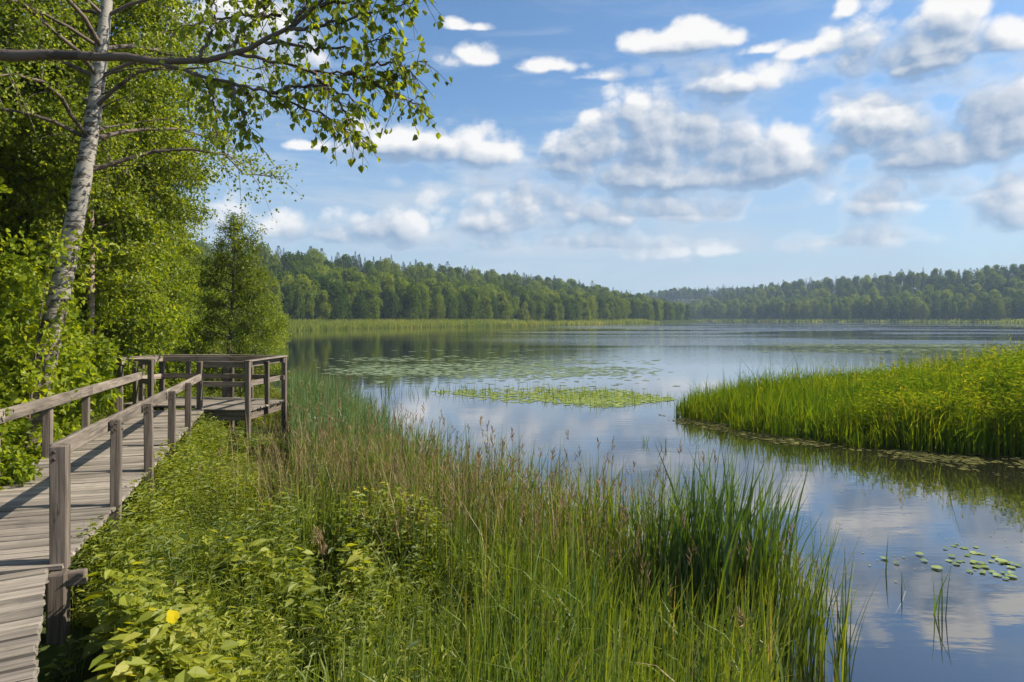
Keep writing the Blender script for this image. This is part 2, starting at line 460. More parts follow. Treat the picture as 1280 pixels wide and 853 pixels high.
def bark_mat(name, pale, dark, zs, dens, moss_z=None):
    m, t, out = mat(name)
    tc = nd(t, 'ShaderNodeTexCoord'); v = tc.outputs['Object']
    a = noise(t, vmul(t, v, (5, 5, zs)), 1.0, 4, .62, .3)
    b_ = noise(t, vmul(t, v, (1.6, 1.6, 1.1)), 1.0, 3, .6)
    fine = noise(t, vmul(t, v, (22, 22, 70)), 1.0, 3, .6)
    f = sstep(t, mth(t, 'ADD', a, mth(t, 'MULTIPLY', mth(t, 'SUBTRACT', b_, .5), .5)), dens, dens + .09)
    c = mixc(t, f, pale, dark)
    c = mixc(t, mth(t, 'MULTIPLY', sstep(t, fine, .5, .75), .35), c, (.16, .13, .10))
    if moss_z is not None:
        s = nd(t, 'ShaderNodeSeparateXYZ'); t.links.new(v, s.inputs[0])
        lowf = mth(t, 'SUBTRACT', 1.0, sstep(t, s.outputs[2], moss_z[0], moss_z[1]))
        mo = noise(t, v, 3.5, 4, .65)
        c = mixc(t, mth(t, 'MULTIPLY', lowf, sstep(t, mo, .36, .60)), c, (.075, .062, .034))
    b = nd(t, 'ShaderNodeBsdfPrincipled'); t.links.new(c, b.inputs['Base Color']); b.inputs['Roughness'].default_value = .75
    bp = nd(t, 'ShaderNodeBump'); bp.inputs['Strength'].default_value = .6; bp.inputs['Distance'].default_value = .012
    t.links.new(mth(t, 'SUBTRACT', fine, f), bp.inputs['Height']); t.links.new(bp.outputs[0], b.inputs['Normal'])
    t.links.new(b.outputs[0], out.inputs[0])
    return m
M['birchbark'] = bark_mat('birch_bark', (.31, .275, .23), (.05, .038, .03), 15, .505, (.8, 3.6))
M['thinbark'] = bark_mat('thin_birch_bark', (.30, .22, .17), (.07, .05, .04), 12, .52)
M['bark'] = bark_mat('rough_bark', (.155, .115, .085), (.045, .032, .024), 4, .5)
M['twig'] = bark_mat('twig_bark', (.12, .085, .06), (.05, .035, .025), 6, .5)

m, t, out = mat('rusty_iron')
b = nd(t, 'ShaderNodeBsdfPrincipled'); b.inputs['Base Color'].default_value = (.07, .045, .035, 1); b.inputs['Roughness'].default_value = .6; b.inputs['Metallic'].default_value = .5
t.links.new(b.outputs[0], out.inputs[0]); M['iron'] = m
# soil under the plants
m, t, out = mat('bank_soil')
tc = nd(t, 'ShaderNodeTexCoord')
n_ = noise(t, tc.outputs['Object'], 1.6, 5, .65)
n2_ = noise(t, tc.outputs['Object'], 14, 3, .6)
c = ramp(t, mth(t, 'ADD', mth(t, 'MULTIPLY', n_, .6), mth(t, 'MULTIPLY', n2_, .4)), [(.3, (.022, .020, .010)), (.5, (.040, .055, .014)), (.7, (.065, .085, .02))])
b = nd(t, 'ShaderNodeBsdfDiffuse'); t.links.new(c, b.inputs[0]); t.links.new(b.outputs[0], out.inputs[0])
M['soil'] = m

# lake water: a dark bed seen through, sky and shore mirrored by fresnel, calmer near the reeds and ruffled farther out
m, t, out = mat('lake_water')
tc = nd(t, 'ShaderNodeTexCoord'); v = tc.outputs['Object']
sp = nd(t, 'ShaderNodeSeparateXYZ'); t.links.new(v, sp.inputs[0])
breeze = noise(t, vmul(t, v, (.010, .035, 1)), 1.0, 3, .55, .4)
wv1 = noise(t, vmul(t, v, (.55, 1.5, 1)), 1.0, 3, .55, .2)
wv2 = noise(t, vmul(t, v, (2.2, 5.5, 1)), 1.0, 3, .6)
far = sstep(t, sp.outputs[1], 25, 130)
gust = mth(t, 'MULTIPLY', mth(t, 'MULTIPLY', sstep(t, breeze, .44, .60), far), sstep(t, mth(t, 'MULTIPLY_ADD', sp.outputs[1], -.02, sp.outputs[0]), -22, 45))   # the left shore lies sheltered
hgt = mth(t, 'ADD', mth(t, 'MULTIPLY', wv1, .75), mth(t, 'MULTIPLY', wv2, .25))
bp = nd(t, 'ShaderNodeBump'); bp.inputs['Distance'].default_value = .25
t.links.new(mth(t, 'ADD', .014, mth(t, 'ADD', mth(t, 'MULTIPLY', far, .012), mth(t, 'MULTIPLY', gust, .95))), bp.inputs['Strength'])
t.links.new(hgt, bp.inputs['Height'])
fr_ = nd(t, 'ShaderNodeFresnel'); fr_.inputs[0].default_value = 1.34; t.links.new(bp.outputs[0], fr_.inputs['Normal'])
bed = noise(t, v, .8, 4, .6)
bc = ramp(t, bed, [(.3, (.010, .009, .007)), (.7, (.022, .018, .012))])
df = nd(t, 'ShaderNodeBsdfDiffuse'); t.links.new(bc, df.inputs[0])
gl = nd(t, 'ShaderNodeBsdfGlossy'); gl.inputs['Roughness'].default_value = .015
gl.inputs[0].default_value = (.97, .97, .97, 1)
t.links.new(bp.outputs[0], gl.inputs['Normal'])
mx = nd(t, 'ShaderNodeMixShader'); t.links.new(mth(t, 'MULTIPLY_ADD', mth(t, 'POWER', fr_.outputs[0], .62), .92, .10, clamp=True), mx.inputs[0])
t.links.new(df.outputs[0], mx.inputs[1]); t.links.new(gl.outputs[0], mx.inputs[2]); t.links.new(mx.outputs[0], out.inputs[0])
M['water'] = m

# ================================================================ ground and water
def warp_axis(lo, hi, c, n, k):
    a, b = math.asinh((lo - c) / k), math.asinh((hi - c) / k)
    return c + k * np.sinh(np.linspace(a, b, n))
gx = warp_axis(-1400, 1600, 0, 300, 9.0)
gy = warp_axis(-14, 2300, 6, 300, 9.0)
X, Y = np.meshgrid(gx, gy)
Z = ground(X, Y)
nx, ny = len(gx), len(gy)
i = np.arange(ny - 1)[:, None] * nx + np.arange(nx - 1)[None]
mb = MB()
mb.add(np.stack([X, Y, Z], -1), np.stack([i, i + 1, i + nx + 1, i + nx], -1).reshape(-1, 4), .5, 0, True)
tag(link('ground', mb.mesh('ground'), M['soil']), kind='structure')
mb = MB()
wx = [-2600, -300, 0, 300, 2600]; wy = [-14, 40, 200, 700, 2600]
X, Y = np.meshgrid(wx, wy); i = np.arange(4)[:, None] * 5 + np.arange(4)[None]
mb.add(np.stack([X, Y, 0 * X], -1), np.stack([i, i + 1, i + 6, i + 5], -1).reshape(-1, 4))
tag(link('lake_water', mb.mesh('lake_water'), M['water']), kind='structure')

# ================================================================ boardwalk and viewing platform
BEAMS = {}
def beam(name, p, q, w, h, m, parent, up=(0, 0, 1), bevel=.006, rough=.0):
    p, q = Vector(p), Vector(q)
    L = (q - p).length
    bm = bmesh.new()
    bmesh.ops.create_cube(bm, size=1)
    for vv in bm.verts:
        vv.co.x *= L; vv.co.y *= w; vv.co.z *= h
    if bevel:
        bmesh.ops.bevel(bm, geom=bm.edges[:], offset=bevel, segments=1, affect='EDGES')
    if rough:
        for vv in bm.verts:
            vv.co += Vector((random.uniform(-1, 1), random.uniform(-1, 1), random.uniform(-1, 1))) * rough
    me = bpy.data.meshes.new(name); bm.to_mesh(me); bm.free()
    x = (q - p).normalized(); z = Vector(up)
    y = z.cross(x)
    if y.length < 1e-4: y = Vector((0, 1, 0)).cross(x)
    y.normalize(); z = x.cross(y)
    o = link(name, me, m, parent)
    mtx = Matrix((x, y, z)).transposed().to_4x4()
    mtx.translation = (p + q) / 2 - (parent.location if parent else Vector())
    o.matrix_basis = mtx
    return o

walk = empty('boardwalk', (-4.1, 5.1, 0.0), 'weathered grey plank boardwalk with single handrails running from the foreground to the platform', 'boardwalk')
uw = Vector((-.327, 1, 0)).normalized()                  # along the straight run
vw = Vector((uw.y, -uw.x, 0))                            # to its right
un = Vector((-.635, 1, 0)).normalized(); vn = Vector((un.y, -un.x, 0))
def rp(y, z=0.0): return Vector((redge(y), y, z))
# planks of the straight run
plank_meshes = []
for k in range(6):
    bm = bmesh.new(); bmesh.ops.create_cube(bm, size=1)
    wd = [.108, .112, .116, .104, .113, .110][k]
    for vv in bm.verts:
        vv.co.x *= 1.46; vv.co.y *= wd; vv.co.z *= .034
    bmesh.ops.bevel(bm, geom=bm.edges[:], offset=.005, segments=1, affect='EDGES')
    for vv in bm.verts:
        vv.co += Vector((random.uniform(-.012, .012), random.uniform(-.004, .004), random.uniform(-.003, .003)))
    me = bpy.data.meshes.new('plank'); bm.to_mesh(me); bm.free(); me.materials.append(M['deck'])
    plank_meshes.append(me)
def plank(c, direction, parent, sx=1.0, n=[0]):
    n[0] += 1
    o = link('plank', plank_meshes[random.randrange(6)], None, parent)
    o.location = Vector(c) - parent.location
    o.rotation_euler = (random.uniform(-.006, .006), random.uniform(-.008, .008), math.atan2(direction.y, direction.x) + random.uniform(-.005, .005) + (PI if random.random() < .5 else 0))
    o.scale = (sx * random.uniform(.995, 1.012), 1, 1)
    return o
s = 0.10
start = rp(5.02)
run = (rp(13.85) - start).length
while s < run:
    c = start + uw * s - vw * .68
    plank((c.x, c.y, DECK - .017 + random.uniform(-.006, .006)), vw, walk)
    s += .128
s = 0.07
st = Vector((JX, JY, 0))
while s < 5.4:                                           # planks of the near run
    c = st - un * s - vn * (.70 + .14)
    plank((c.x, c.y, DECK - .028 + random.uniform(-.006, .006)), vn, walk, 1.08)
    s += .142
# stringers under both runs
for off in (.12, .70, 1.26):
    a, b_ = rp(5.05) - vw * off, rp(13.75) - vw * off
    beam('stringer', (a.x, a.y, DECK - .115), (b_.x, b_.y, DECK - .115), .07, .15, M['post'], walk)
    a, b_ = st - vn * off - un * .08, st - vn * off - un * 5.3
    beam('stringer', (a.x, a.y, DECK - .143), (b_.x, b_.y, DECK - .143), .07, .15, M['post'], walk)
RH = lambda y: .88 - (y - 5.16) * .0202                  # rail height over the deck
def post_up(x, y, z0, z1, parent, w=.095, d=.09, ang=None, lean=0.0):
    a = math.atan2(uw.y, uw.x) if ang is None else ang
    return beam('post', (x + lean, y, z0), (x, y, z1), w, d, M['post'], parent, up=(math.cos(a), math.sin(a), 0), bevel=.008, rough=.002)
# near post stands on a pile, a cross beam sticks out below it
post_up(-3.41, 5.15, DECK - .06, DECK + .875, walk, .112, .11)
beam('pile', (-3.355, 5.05, -.5), (-3.365, 5.06, DECK - .05), .125, .13, M['post'], walk, up=(uw.x, uw.y, 0), bevel=.012, rough=.004)
beam('cross_beam', (-4.9, 4.62, DECK - .20), (-3.21, 5.15, DECK - .115), .085, .10, M['post'], walk, bevel=.008)
ry = [6.67, 8.18, 9.85, 11.45]
for k, y in enumerate(ry):
    p = rp(y) + vw * .055
    post_up(p.x, p.y, DECK - [.42, .45, .48, .35][k], DECK + RH(y) - .005, walk, .092, .085, lean=random.uniform(-.015, .015))
def bolt(p, n, parent):
    mbb = MB(); n = Vector(n).normalized()
    tube(mbb, [Vector(p) - parent.location, Vector(p) + n * .006 - parent.location, Vector(p) + n * .0065 - parent.location], [.013, .013, .001], 8)
    link('bolt', mbb.mesh('bolt'), M['iron'], parent)
for yy in [5.15] + ry:
    q = rp(yy) + vw * (.055 if yy > 5.2 else -.006)
    f = -uw * (.048 if yy > 5.2 else .058)
    for dz in (.05, .105):
        bolt((q.x + f.x, q.y + f.y, DECK + RH(yy) - dz), -uw, walk)
        r_ = vw * (.05 if yy > 5.2 else .06)
        bolt((q.x + r_.x, q.y + r_.y, DECK + RH(yy) - dz), vw, walk)
pts = [5.16, 6.67, 9.85, 13.75]
for y0, y1 in zip(pts[:-1], pts[1:]):                    # right handrail in three lengths
    a, b_ = rp(y0) - vw * .035, rp(y1) - vw * .035
    beam('handrail', (a.x, a.y, DECK + RH(y0) - .065), (b_.x, b_.y, DECK + RH(y1) - .062), .045, .135, M['rail'], walk, bevel=.007)
ly = [4.1, 5.75, 7.40, 9.05, 10.72, 12.9]
for k, y in enumerate(ly):
    p = Vector((ledge(y), y, 0)) - vw * .04
    post_up(p.x, p.y, .1, DECK + RH(y) - .03, walk, .10, .10, lean=random.uniform(-.02, .02))
pts = [3.4, 7.40, 10.72, 14.35]
for y0, y1 in zip(pts[:-1], pts[1:]):                    # left handrail, fixed to the inner face of its posts
    a, b_ = Vector((ledge(y0), y0, 0)) + vw * .04, Vector((ledge(y1), y1, 0)) + vw * .04
    beam('handrail', (a.x, a.y, DECK + RH(y0) - .065), (b_.x, b_.y, DECK + RH(y1) - .065), .045, .15, M['rail'], walk, bevel=.007)

plat = empty('viewing_platform', (-6.7, 14.7, 0.0), 'grey wooden viewing platform on posts with double rails at the end of the boardwalk', 'platform')
A = Vector((-6.29, 13.75, 0)); B = Vector((-5.28, 13.65, 0)); Cc = Vector((-5.12, 15.35, 0)); D = Vector((-6.47, 15.75, 0))
E = Vector((-8.10, 15.80, 0)); Fp = Vector((-8.35, 14.55, 0)); G = Vector((-7.62, 14.40, 0))
def at_z(p, z): return Vector((p.x, p.y, z))
s = 0
y = 13.74
while y < 15.80:                                          # deck boards cut to the outline
    xr = np.interp(y, [13.65, 15.35, 15.75], [-5.26, -5.10, -6.3])
    xl = np.interp(y, [13.7, 14.30, 14.34, 14.55, 15.8], [-6.35, -6.60, -7.7, -8.33, -8.10])
    o = link('plank', plank_meshes[random.randrange(6)], None, plat)
    o.location = Vector(((xl + xr) / 2, y, DECK - .014 + random.uniform(-.004, .004))) - plat.location
    o.rotation_euler = (0, 0, -.03 + random.uniform(-.006, .006)); o.scale = ((xr - xl) / 1.46 + random.uniform(0, .03), 1, 1)
    y += .120
top = DECK + .963
for p, z0 in ((A, DECK - .3), (B, -.2), (Cc, -.3), (D, -.3), (E, -.2), (Fp, -.1), (G, DECK - .3)):
    post_up(p.x, p.y, z0, top - .006, plat, .095, .095, ang=0)
for p, q, fr2, z0 in ((B, Cc, .50, DECK - .2), (Cc, D, .62, DECK - .2), (D, E, .10, DECK - .2), (D, E, .62, DECK - .2), (E, Fp, .5, DECK - .2), (Fp, G, .5, DECK - .2)):
    m_ = p.lerp(q, fr2)
    post_up(m_.x, m_.y, z0, top - .05, plat, .085, .085, ang=0)
for k, (p, q) in enumerate(((A, B), (B, Cc), (Cc, D), (D, E), (E, Fp), (Fp, G))):
    dd = (q - p).normalized(); nn = Vector((-dd.y, dd.x, 0))
    if nn.dot(Vector((-6.7, 14.8, 0)) - p) < 0: nn = -nn
    off = nn * .071
    e0, e1 = p - dd * .05, q + dd * .05
    for zz, hh in ((top - .065, .125), (DECK + .50, .11)):
        a, b_ = e0 + off, e1 + off
        beam('rail', (a.x, a.y, zz), (b_.x, b_.y, zz + random.uniform(-.008, .008)), .035, hh, M['rail'], plat, bevel=.006)
    if k in (1, 2, 3, 4):
        beam('cap_rail', (e0.x, e0.y, top + .012), (e1.x, e1.y, top + .012 + .001 * k), .12, .028, M['rail'], plat, bevel=.005)
for p, q in ((A, B), (B, Cc), (Cc, D), (D, E), (E, Fp), (Fp, G)):      # joists that carry the deck
    dd = (q - p).normalized(); nn = Vector((-dd.y, dd.x, 0)) * .075
    a, b_ = p + nn + dd * .06, q + nn - dd * .06
    beam('joist', (a.x, a.y, DECK - .135), (b_.x, b_.y, DECK - .135), .05, .19, M['post'], plat, bevel=.006)
# ================================================================ trees near the boardwalk
UP = np.array([0, 0, 1.0])
def grow(trunk, r0, nb, zlo, zhi, blen, rise, tw, lv, L, Wd, droop=.35, fine=False, fill=1.0, sides=8, azr=None, open_front=False):
    """trunk: polyline; returns trunk builder, limb builder, crown builder"""
    tb, lb, cb = MB(), MB(), MB()
    tp = smooth_path(trunk, 24)
    n = len(tp); rad = r0 * (1 - np.linspace(0, 1, n) ** 1.3 * .88)
    rad[0] *= 1.35; rad[1] *= 1.12
    tube(tb, tp, rad, 12)
    H = tp[-1, 2] - tp[0, 2]
    cs, ds, rs = [], [], []
    for k in range(nb):
        q = zlo + (zhi - zlo) * (k + R.uniform(0, 1)) / nb
        ii = int(q * (n - 1)); o = tp[ii]
        az = (k * 2.4 + R.uniform(-.5, .5)) if azr is None else R.uniform(*azr)
        l = blen(q) * R.uniform(.75, 1.2)
        if open_front and math.sin(az) < -.55 and q < .72: l *= .45; az += 1.0
        ri = rise(q)
        dr = np.array([math.cos(az), math.sin(az), ri]); dr /= np.linalg.norm(dr)
        u = np.linspace(0, 1, 7)[:, None]
        pth = o + dr * l * u - UP * droop * l * u ** 2.2 + R.normal(size=(7, 3)) * .035 * l * u
        r1 = min(rad[ii] * .45, .006 + .010 * l)
        tube(lb, pth, r1 * (1 - u[:, 0] * .85), 5)
        nt = max(3, int(tw * l))
        for _ in range(nt):
            w = R.uniform(.18, 1) ** .8
            base = np.array([np.interp(w, u[:, 0], pth[:, c]) for c in range(3)])
            td = unit(dr * .7 + R.normal(size=3) * .75 + UP * .1)
            tl = R.uniform(.35, .8) * min(1.0, .3 + .25 * l)
            uu = np.linspace(0, 1, 4)[:, None]
            tpth = base + td * tl * uu - UP * droop * tl * uu ** 2
            if sides > 6 and R.random() < .55: tube(lb, tpth, .006 * (1 - uu[:, 0] * .7), 3)
            m = max(2, int(lv * tl * fill))
            x = R.uniform(0.05, 1.05, m)[:, None]
            cs.append(base + td * tl * x - UP * droop * tl * x ** 2 + R.normal(size=(m, 3)) * .07)
            ds.append(unit(td * .5 + R.normal(size=(m, 3)) * .8 - UP * .45))
            rs.append(np.clip(R.normal(.45, .2, m) + .12 * R.normal(), 0, 1))
    c, d, r = np.concatenate(cs), np.concatenate(ds), np.concatenate(rs)
    nn = unit(UP * .8 + rsphere(len(c)) * .9)
    sc = R.uniform(.7, 1.2, len(c))
    leaves(cb, c, d, nn, L * sc, Wd * sc, r, 0, fine)
    return tb, lb, cb

def tree(name, mbs, mats, loc, label, cat='tree', group=None, rz=0.0, sc=1.0, protos={}):
    o = empty(name, loc, label, cat, group, rz); o.scale = (sc, sc, sc)
    for nm, me, mt in zip(('trunk', 'branches', 'crown'), mbs, mats):
        me = me if isinstance(me, bpy.types.Mesh) else me.mesh(nm)
        c = link(nm, me, mt, o)
    return o

def copy_tree(src, loc, label, rz=0.0, sc=1.0, group=None, sz=None):
    o = src.copy(); COL.objects.link(o)
    o.location = loc; o.rotation_euler = (0, 0, rz); o.scale = (sc, sc, sz or sc)
    o['label'] = label
    if group: o['group'] = group
    for ch in src.children:
        c = ch.copy(); c.parent = o; COL.objects.link(c)
    return o

def gz(x, y): return float(ground(np.array([x]), np.array([y]))[0])

# the big leaning birch behind the left handrail
TD = 9.7
tpx = [(24, 610, TD), (36, 555, TD), (51, 467, TD), (67, 405, TD), (84, 324, TD + .05), (101, 240, TD + .05), (117, 150, TD + .1), (126, 75, TD + .15), (134, 0, TD + .2), (148, -140, TD + .3), (160, -330, TD + .4), (168, -560, TD + .5)]
tw_ = np.array([AT(*p) for p in tpx]); base = tw_[0].copy()
tb, lb, cb = grow(tw_ - base, .172, 30, .50, .97, lambda q: 2.9 - 2.0 * max(0, q - .6), lambda q: .55, 9, 34, .055, .045, droop=.45)
birch = empty('birch_tree', base, 'large leaning white birch behind the left handrail, its trunk dark and mossy at the foot', 'tree')
link('trunk', tb.mesh('trunk'), M['birchbark'], birch)
# bare side limbs seen against the leaves
for pth in ([(131, 95, 0), (150, 88, -.3), (185, 84, -.6), (225, 90, -.9)], [(128, 118, 0), (142, 112, -.2), (156, 107, -.3)],
            [(124, 160, 0), (150, 157, .3), (190, 150, .6), (230, 146, .8)], [(118, 208, 0), (150, 208, .2), (190, 205, .4)], [(128, 135, .05), (140, 128, -.2), (172, 116, -.5)]):
    p = np.array([AT(px, py, TD + .1 + dz) for px, py, dz in pth]) - base
    tube(lb, smooth_path(p, 9), np.linspace(.015, .005, 9), 5)
link('branches', lb.mesh('branches'), M['twig'], birch)
link('crown', cb.mesh('crown'), M['birchleaf'], birch)

# the tree outside the frame whose long limb reaches in over the walk
OD = 5.0
ob = np.array([-6.55, 5.0, .55])
over = empty('overhanging_birch', ob, 'birch beyond the left edge whose long dark limb and hanging leaves reach across the sky', 'tree')
tb, lb = MB(), MB()
tube(tb, smooth_path(np.array([(0, 0, -.4), (.05, 0, 1.5), (.12, 0, 3.2), (.1, .1, 4.6), (0, .1, 7.5), (-.2, 0, 10)]), 20), np.linspace(.20, .07, 20), 12)
limb = [(-455, 130, 5.1), (-300, 92, 5.1), (-120, 70, 5.05), (0, 68, 5.0), (70, 65, 5.0), (140, 72, 5.0), (210, 78, 4.95), (280, 71, 4.9), (330, 54, 4.85), (364, 34, 4.8), (400, 8, 4.8), (428, -25, 4.8), (450, -60, 4.8)]
paths = [([AT(*p) for p in limb], .060, .009, 0)]
subs = [[(195, 78, 4.95), (245, 91, 4.9), (290, 106, 4.8), (330, 113, 4.7), (355, 127, 4.7), (398, 142, 4.7), (432, 160, 4.7)],
        [(296, 67, 4.9), (340, 77, 4.9), (380, 86, 4.95), (420, 92, 5.0), (455, 97, 5.0), (490, 90, 5.05), (535, 76, 5.1)],
        [(385, 87, 4.95), (410, 108, 4.9), (428, 135, 4.9), (440, 155, 4.85), (455, 186, 4.85)],
        [(362, 36, 4.8), (400, 31, 4.75), (440, 24, 4.7), (480, 13, 4.7), (520, 0, 4.7)],
        [(332, 53, 4.85), (370, 56, 4.8), (410, 62, 4.75), (450, 58, 4.7), (480, 44, 4.7)],
        [(288, 106, 4.8), (300, 128, 4.75), (306, 150, 4.7), (300, 172, 4.7)],
        [(248, 76, 4.9), (262, 42, 4.9), (270, 12, 4.9), (264, -22, 4.9)],
        [(280, 71, 4.9), (302, 42, 4.95), (332, 12, 5.0), (352, -22, 5.0)],
        [(400, 8, 4.8), (450, -4, 4.75), (490, -10, 4.7), (530, -16, 4.7)],
        [(455, 97, 5.0), (480, 112, 5.0), (505, 122, 5.0), (525, 132, 5.0)],
        [(340, 116, 4.7), (362, 108, 4.65), (400, 108, 4.6), (425, 118, 4.6), (452, 128, 4.6)],
        [(364, 34, 4.8), (380, 10, 4.85), (390, -15, 4.9)],
        [(245, 91, 4.9), (262, 112, 4.95), (272, 140, 5.0), (268, 165, 5.0)],
        [(430, 94, 5.0), (470, 80, 5.0), (500, 76, 5.0), (520, 96, 5.0)],
        [(350, 20, 5.0), (300, 20, 5.2), (250, 28, 5.3), (205, 40, 5.4)],
        [(332, 12, 5.0), (310, -8, 5.1), (280, -20, 5.2)]]
for sb in subs: paths.append(([AT(*p) for p in sb], .014, .0035, 1))
lc, ld = [], []
for pts, ra, rb, lev in paths:
    p = smooth_path(pts, 26); p[1:] += R.normal(size=p[1:].shape) * .008
    tube(lb, p - ob, np.linspace(ra, rb, 26) if lev else np.interp(np.linspace(0, 1, 26), [0, .3, .55, .8, 1], [.060, .040, .022, .013, .005]), 7)
    i0 = 2 if lev else 20
    seglen = np.linalg.norm(np.diff(p, axis=0), axis=1).sum()
    for k in range(int(seglen * (44 if lev else 8))):
        j = R.uniform(i0, 25); q = np.array([np.interp(j, np.arange(26), p[:, c]) for c in range(3)])
        t = p[min(int(j) + 1, 25)] - p[int(min(j, 24))]
        td = unit(unit(t) * .6 + R.normal(size=3) * np.array([.6, .6, .5]) - UP * .25)
        tl = R.uniform(.06, .26)
        e = q + td * tl - UP * .25 * tl
        tube(lb, np.array([q, (q + e) / 2 + UP * .01, e]) - ob, [.0032, .0024, .0014], 3)
        for w in R.uniform(.2, 1.05, R.integers(2, 5)):
            lc.append(q + (e - q) * w + R.normal(size=3) * .012); ld.append(unit(R.normal(size=3) * .55 + td * .3 - UP * .75))
link('trunk', tb.mesh('trunk'), M['birchbark'], over)
link('branches', lb.mesh('branches'), M['twig'], over)
lc, ld = np.array(lc), np.array(ld)
rn = np.clip(R.normal(.45, .22, len(lc)), 0, 1)
px = lc[:, 0] / lc[:, 1] * F + 640; py = HZ - (lc[:, 2] - EYE) / lc[:, 1] * F
vis = (px > 180) & (py > 2)
first = np.argsort(~vis * 1e3 - (px > 330) * 1.0 + lc[:, 1] * .01)[:290]
pm = []
for k in range(8):
    mbx = MB(); v0 = np.array([[0, 0, 0.0]])
    leaves(mbx, v0, np.array([[1.0, 0, 0]]), np.array([[0, 0, 1.0]]), .058 + .004 * (k % 3), .047 + .004 * (k % 2), np.array([.15 + .1 * k]), 0, True, 0.12 + .03 * (k % 4))
    me = mbx.mesh('leaf'); me.materials.append(M['birchleaf']); pm.append(me)
for j in first:
    o = link('leaf', pm[int(R.integers(8))], None, over)
    x = Vector(ld[j]); z = Vector(unit(R.normal(size=3) + np.array([0, -.5, .6]))); y = z.cross(x).normalized(); z = x.cross(y)
    mtx = Matrix((x, y, z)).transposed().to_4x4(); mtx.translation = Vector(lc[j] - ob); o.matrix_basis = mtx
rest = np.setdiff1d(np.arange(len(lc)), first)
cb = MB()
nn = unit(rsphere(len(rest)) + np.array([0, -.5, .6]))
sc = R.uniform(.75, 1.15, len(rest))
leaves(cb, lc[rest] - ob, ld[rest], nn, .056 * sc, .047 * sc, rn[rest], 0, True, .15)
tag(link('foliage', cb.mesh('foliage'), M['birchleaf'], over), kind='stuff')

# fine leaved birches that make the right hand edge of the leaf wall
def birch_proto(h, spread, nb, tw, lv, L, Wd, seed_az=None):
    return grow([(0, 0, -.2), (.08, 0, h * .3), (.02, .05, h * .65), (.1, 0, h)], .0075 * h, nb, .34, .99,
                lambda q: spread * float(np.interp(q, [.3, .42, .55, .7, .85, 1], [.32, .55, .90, 1.0, .8, .5])), lambda q: .35 + .5 * q, tw, lv, L, Wd, droop=.36)
pb = birch_proto(10.0, 2.7, 88, 14, 46, .085, .068)
def place_px(pxx, d): return ((pxx - 640) / F * d, d)
x, y = place_px(116, 14)
birch2 = tree('birch_tree', pb, (M['thinbark'], M['twig'], M['birchleaf']), (x - .1, y, gz(x, y)), 'slender birch with small bright leaves standing right behind the leaning birch')
# broad leaved trees of the wall
pw = grow([(0, 0, -.2), (.1, .05, 2.5), (0, .1, 5), (.1, 0, 8.2)], .17, 76, .06, .98, lambda q: 2.7 - 1.5 * abs(q - .4), lambda q: .25 + .5 * q, 13, 30, .12, .09, droop=.30)
x, y = place_px(15, 13.0)
lin = tree('linden_tree', pw, (M['bark'], M['twig'], M['wall_leaf']), (x - 1.2, y, gz(x, y)), 'dense broad leaved tree filling the upper left behind the leaning birch')
# slim small birches with pale leaning stems
ps = grow([(0, 0, -.2), (.22, 0, 1.2), (.5, 0, 2.4), (.7, .1, 4.4)], .075, 40, .45, .99, lambda q: 1.15 - .3 * q, lambda q: .4, 14, 40, .085, .07, droop=.35)
x, y = place_px(128, 16.5)
sb1 = tree('young_birch', ps, (M['birchbark'], M['twig'], M['birchleaf']), (x, y, gz(x, y)), 'young birch with a thin pale stem leaning right, nearer the thin upright birch', rz=.2)
x, y = place_px(146, 17.5)
copy_tree(sb1, (x, y, gz(x, y)), 'young birch with a thin pale stem leaning right, nearer the platform', rz=-.15, sc=1.05)
# leafy shrubs along the handrail
psh = grow([(0, 0, -.2), (.05, 0, .6), (0, .05, 1.4), (.05, 0, 2.4)], .04, 42, .04, .98, lambda q: 1.15 - .5 * q, lambda q: .5 + .5 * q, 22, 40, .12, .09, droop=.25, sides=5)
shrub_spots = [(22, 11.2, 1.1, 'leafy shrub with large bright leaves at the foot of the leaning birch'), (-50, 9.6, 1.2, 'leafy shrub crowding the left handrail at the left edge'),
               (-6, 9.6, .55, 'leafy shrub just in front of the foot of the leaning birch'), (8, 13.5, 1.5, 'tall leafy shrub in shade behind the leaning birch'),
               (-70, 7.2, .62, 'low shrub beside the left handrail at the frame edge'), (112, 15.5, 1.0, 'shrub under the slender birch')]
shr = None
for pxx, d, sc, lab in shrub_spots:
    x, y = place_px(pxx, d)
    if shr is None:
        shr = tree('shrub', psh, (M['twig'], M['twig'], M['wall_leaf']), (x, y, gz(x, y)), lab, 'shrub', 'shrubs along the left handrail', sc=sc)
    else:
        copy_tree(shr, (x, y, gz(x, y)), lab, rz=R.uniform(0, 6), sc=sc, group='shrubs along the left handrail')
# the trees behind them, into the distance along the left bank
rows = [(13.5, -12.9, 1.15, 0), (16, -12.6, 1.1, 1), (17.5, -15.2, 1.2, 0), (15.5, -10.0, .85, 0), (20.5, -11.6, .95, 1), (21, -14.4, 1.1, 0), (22, -18, 1.25, 0),
        (26, -14.0, .85, 0), (27, -17.0, 1.05, 1), (28, -21.5, 1.25, 0), (34, -18.3, .9, 0), (36, -23, 1.1, 1), (37, -28, 1.3, 0),
        (45, -22.6, .85, 1), (47, -27, 1.05, 0), (52, -34, 1.3, 0), (58, -26.8, .9, 0), (62, -33, 1.15, 1), (72, -32.0, .95, 0), (78, -40, 1.25, 1),
        (88, -37.2, 1.1, 0), (96, -46, 1.3, 1), (104, -42.5, 1.15, 0), (118, -49.5, 1.3, 1), (122, -58, 1.5, 0), (134, -58, 1.35, 1), (11, -11.5, 1.1, 0), (9, -10.5, 1.1, 0)]
ORD = 'first second third fourth fifth sixth seventh eighth ninth tenth eleventh twelfth thirteenth fourteenth fifteenth'.split()
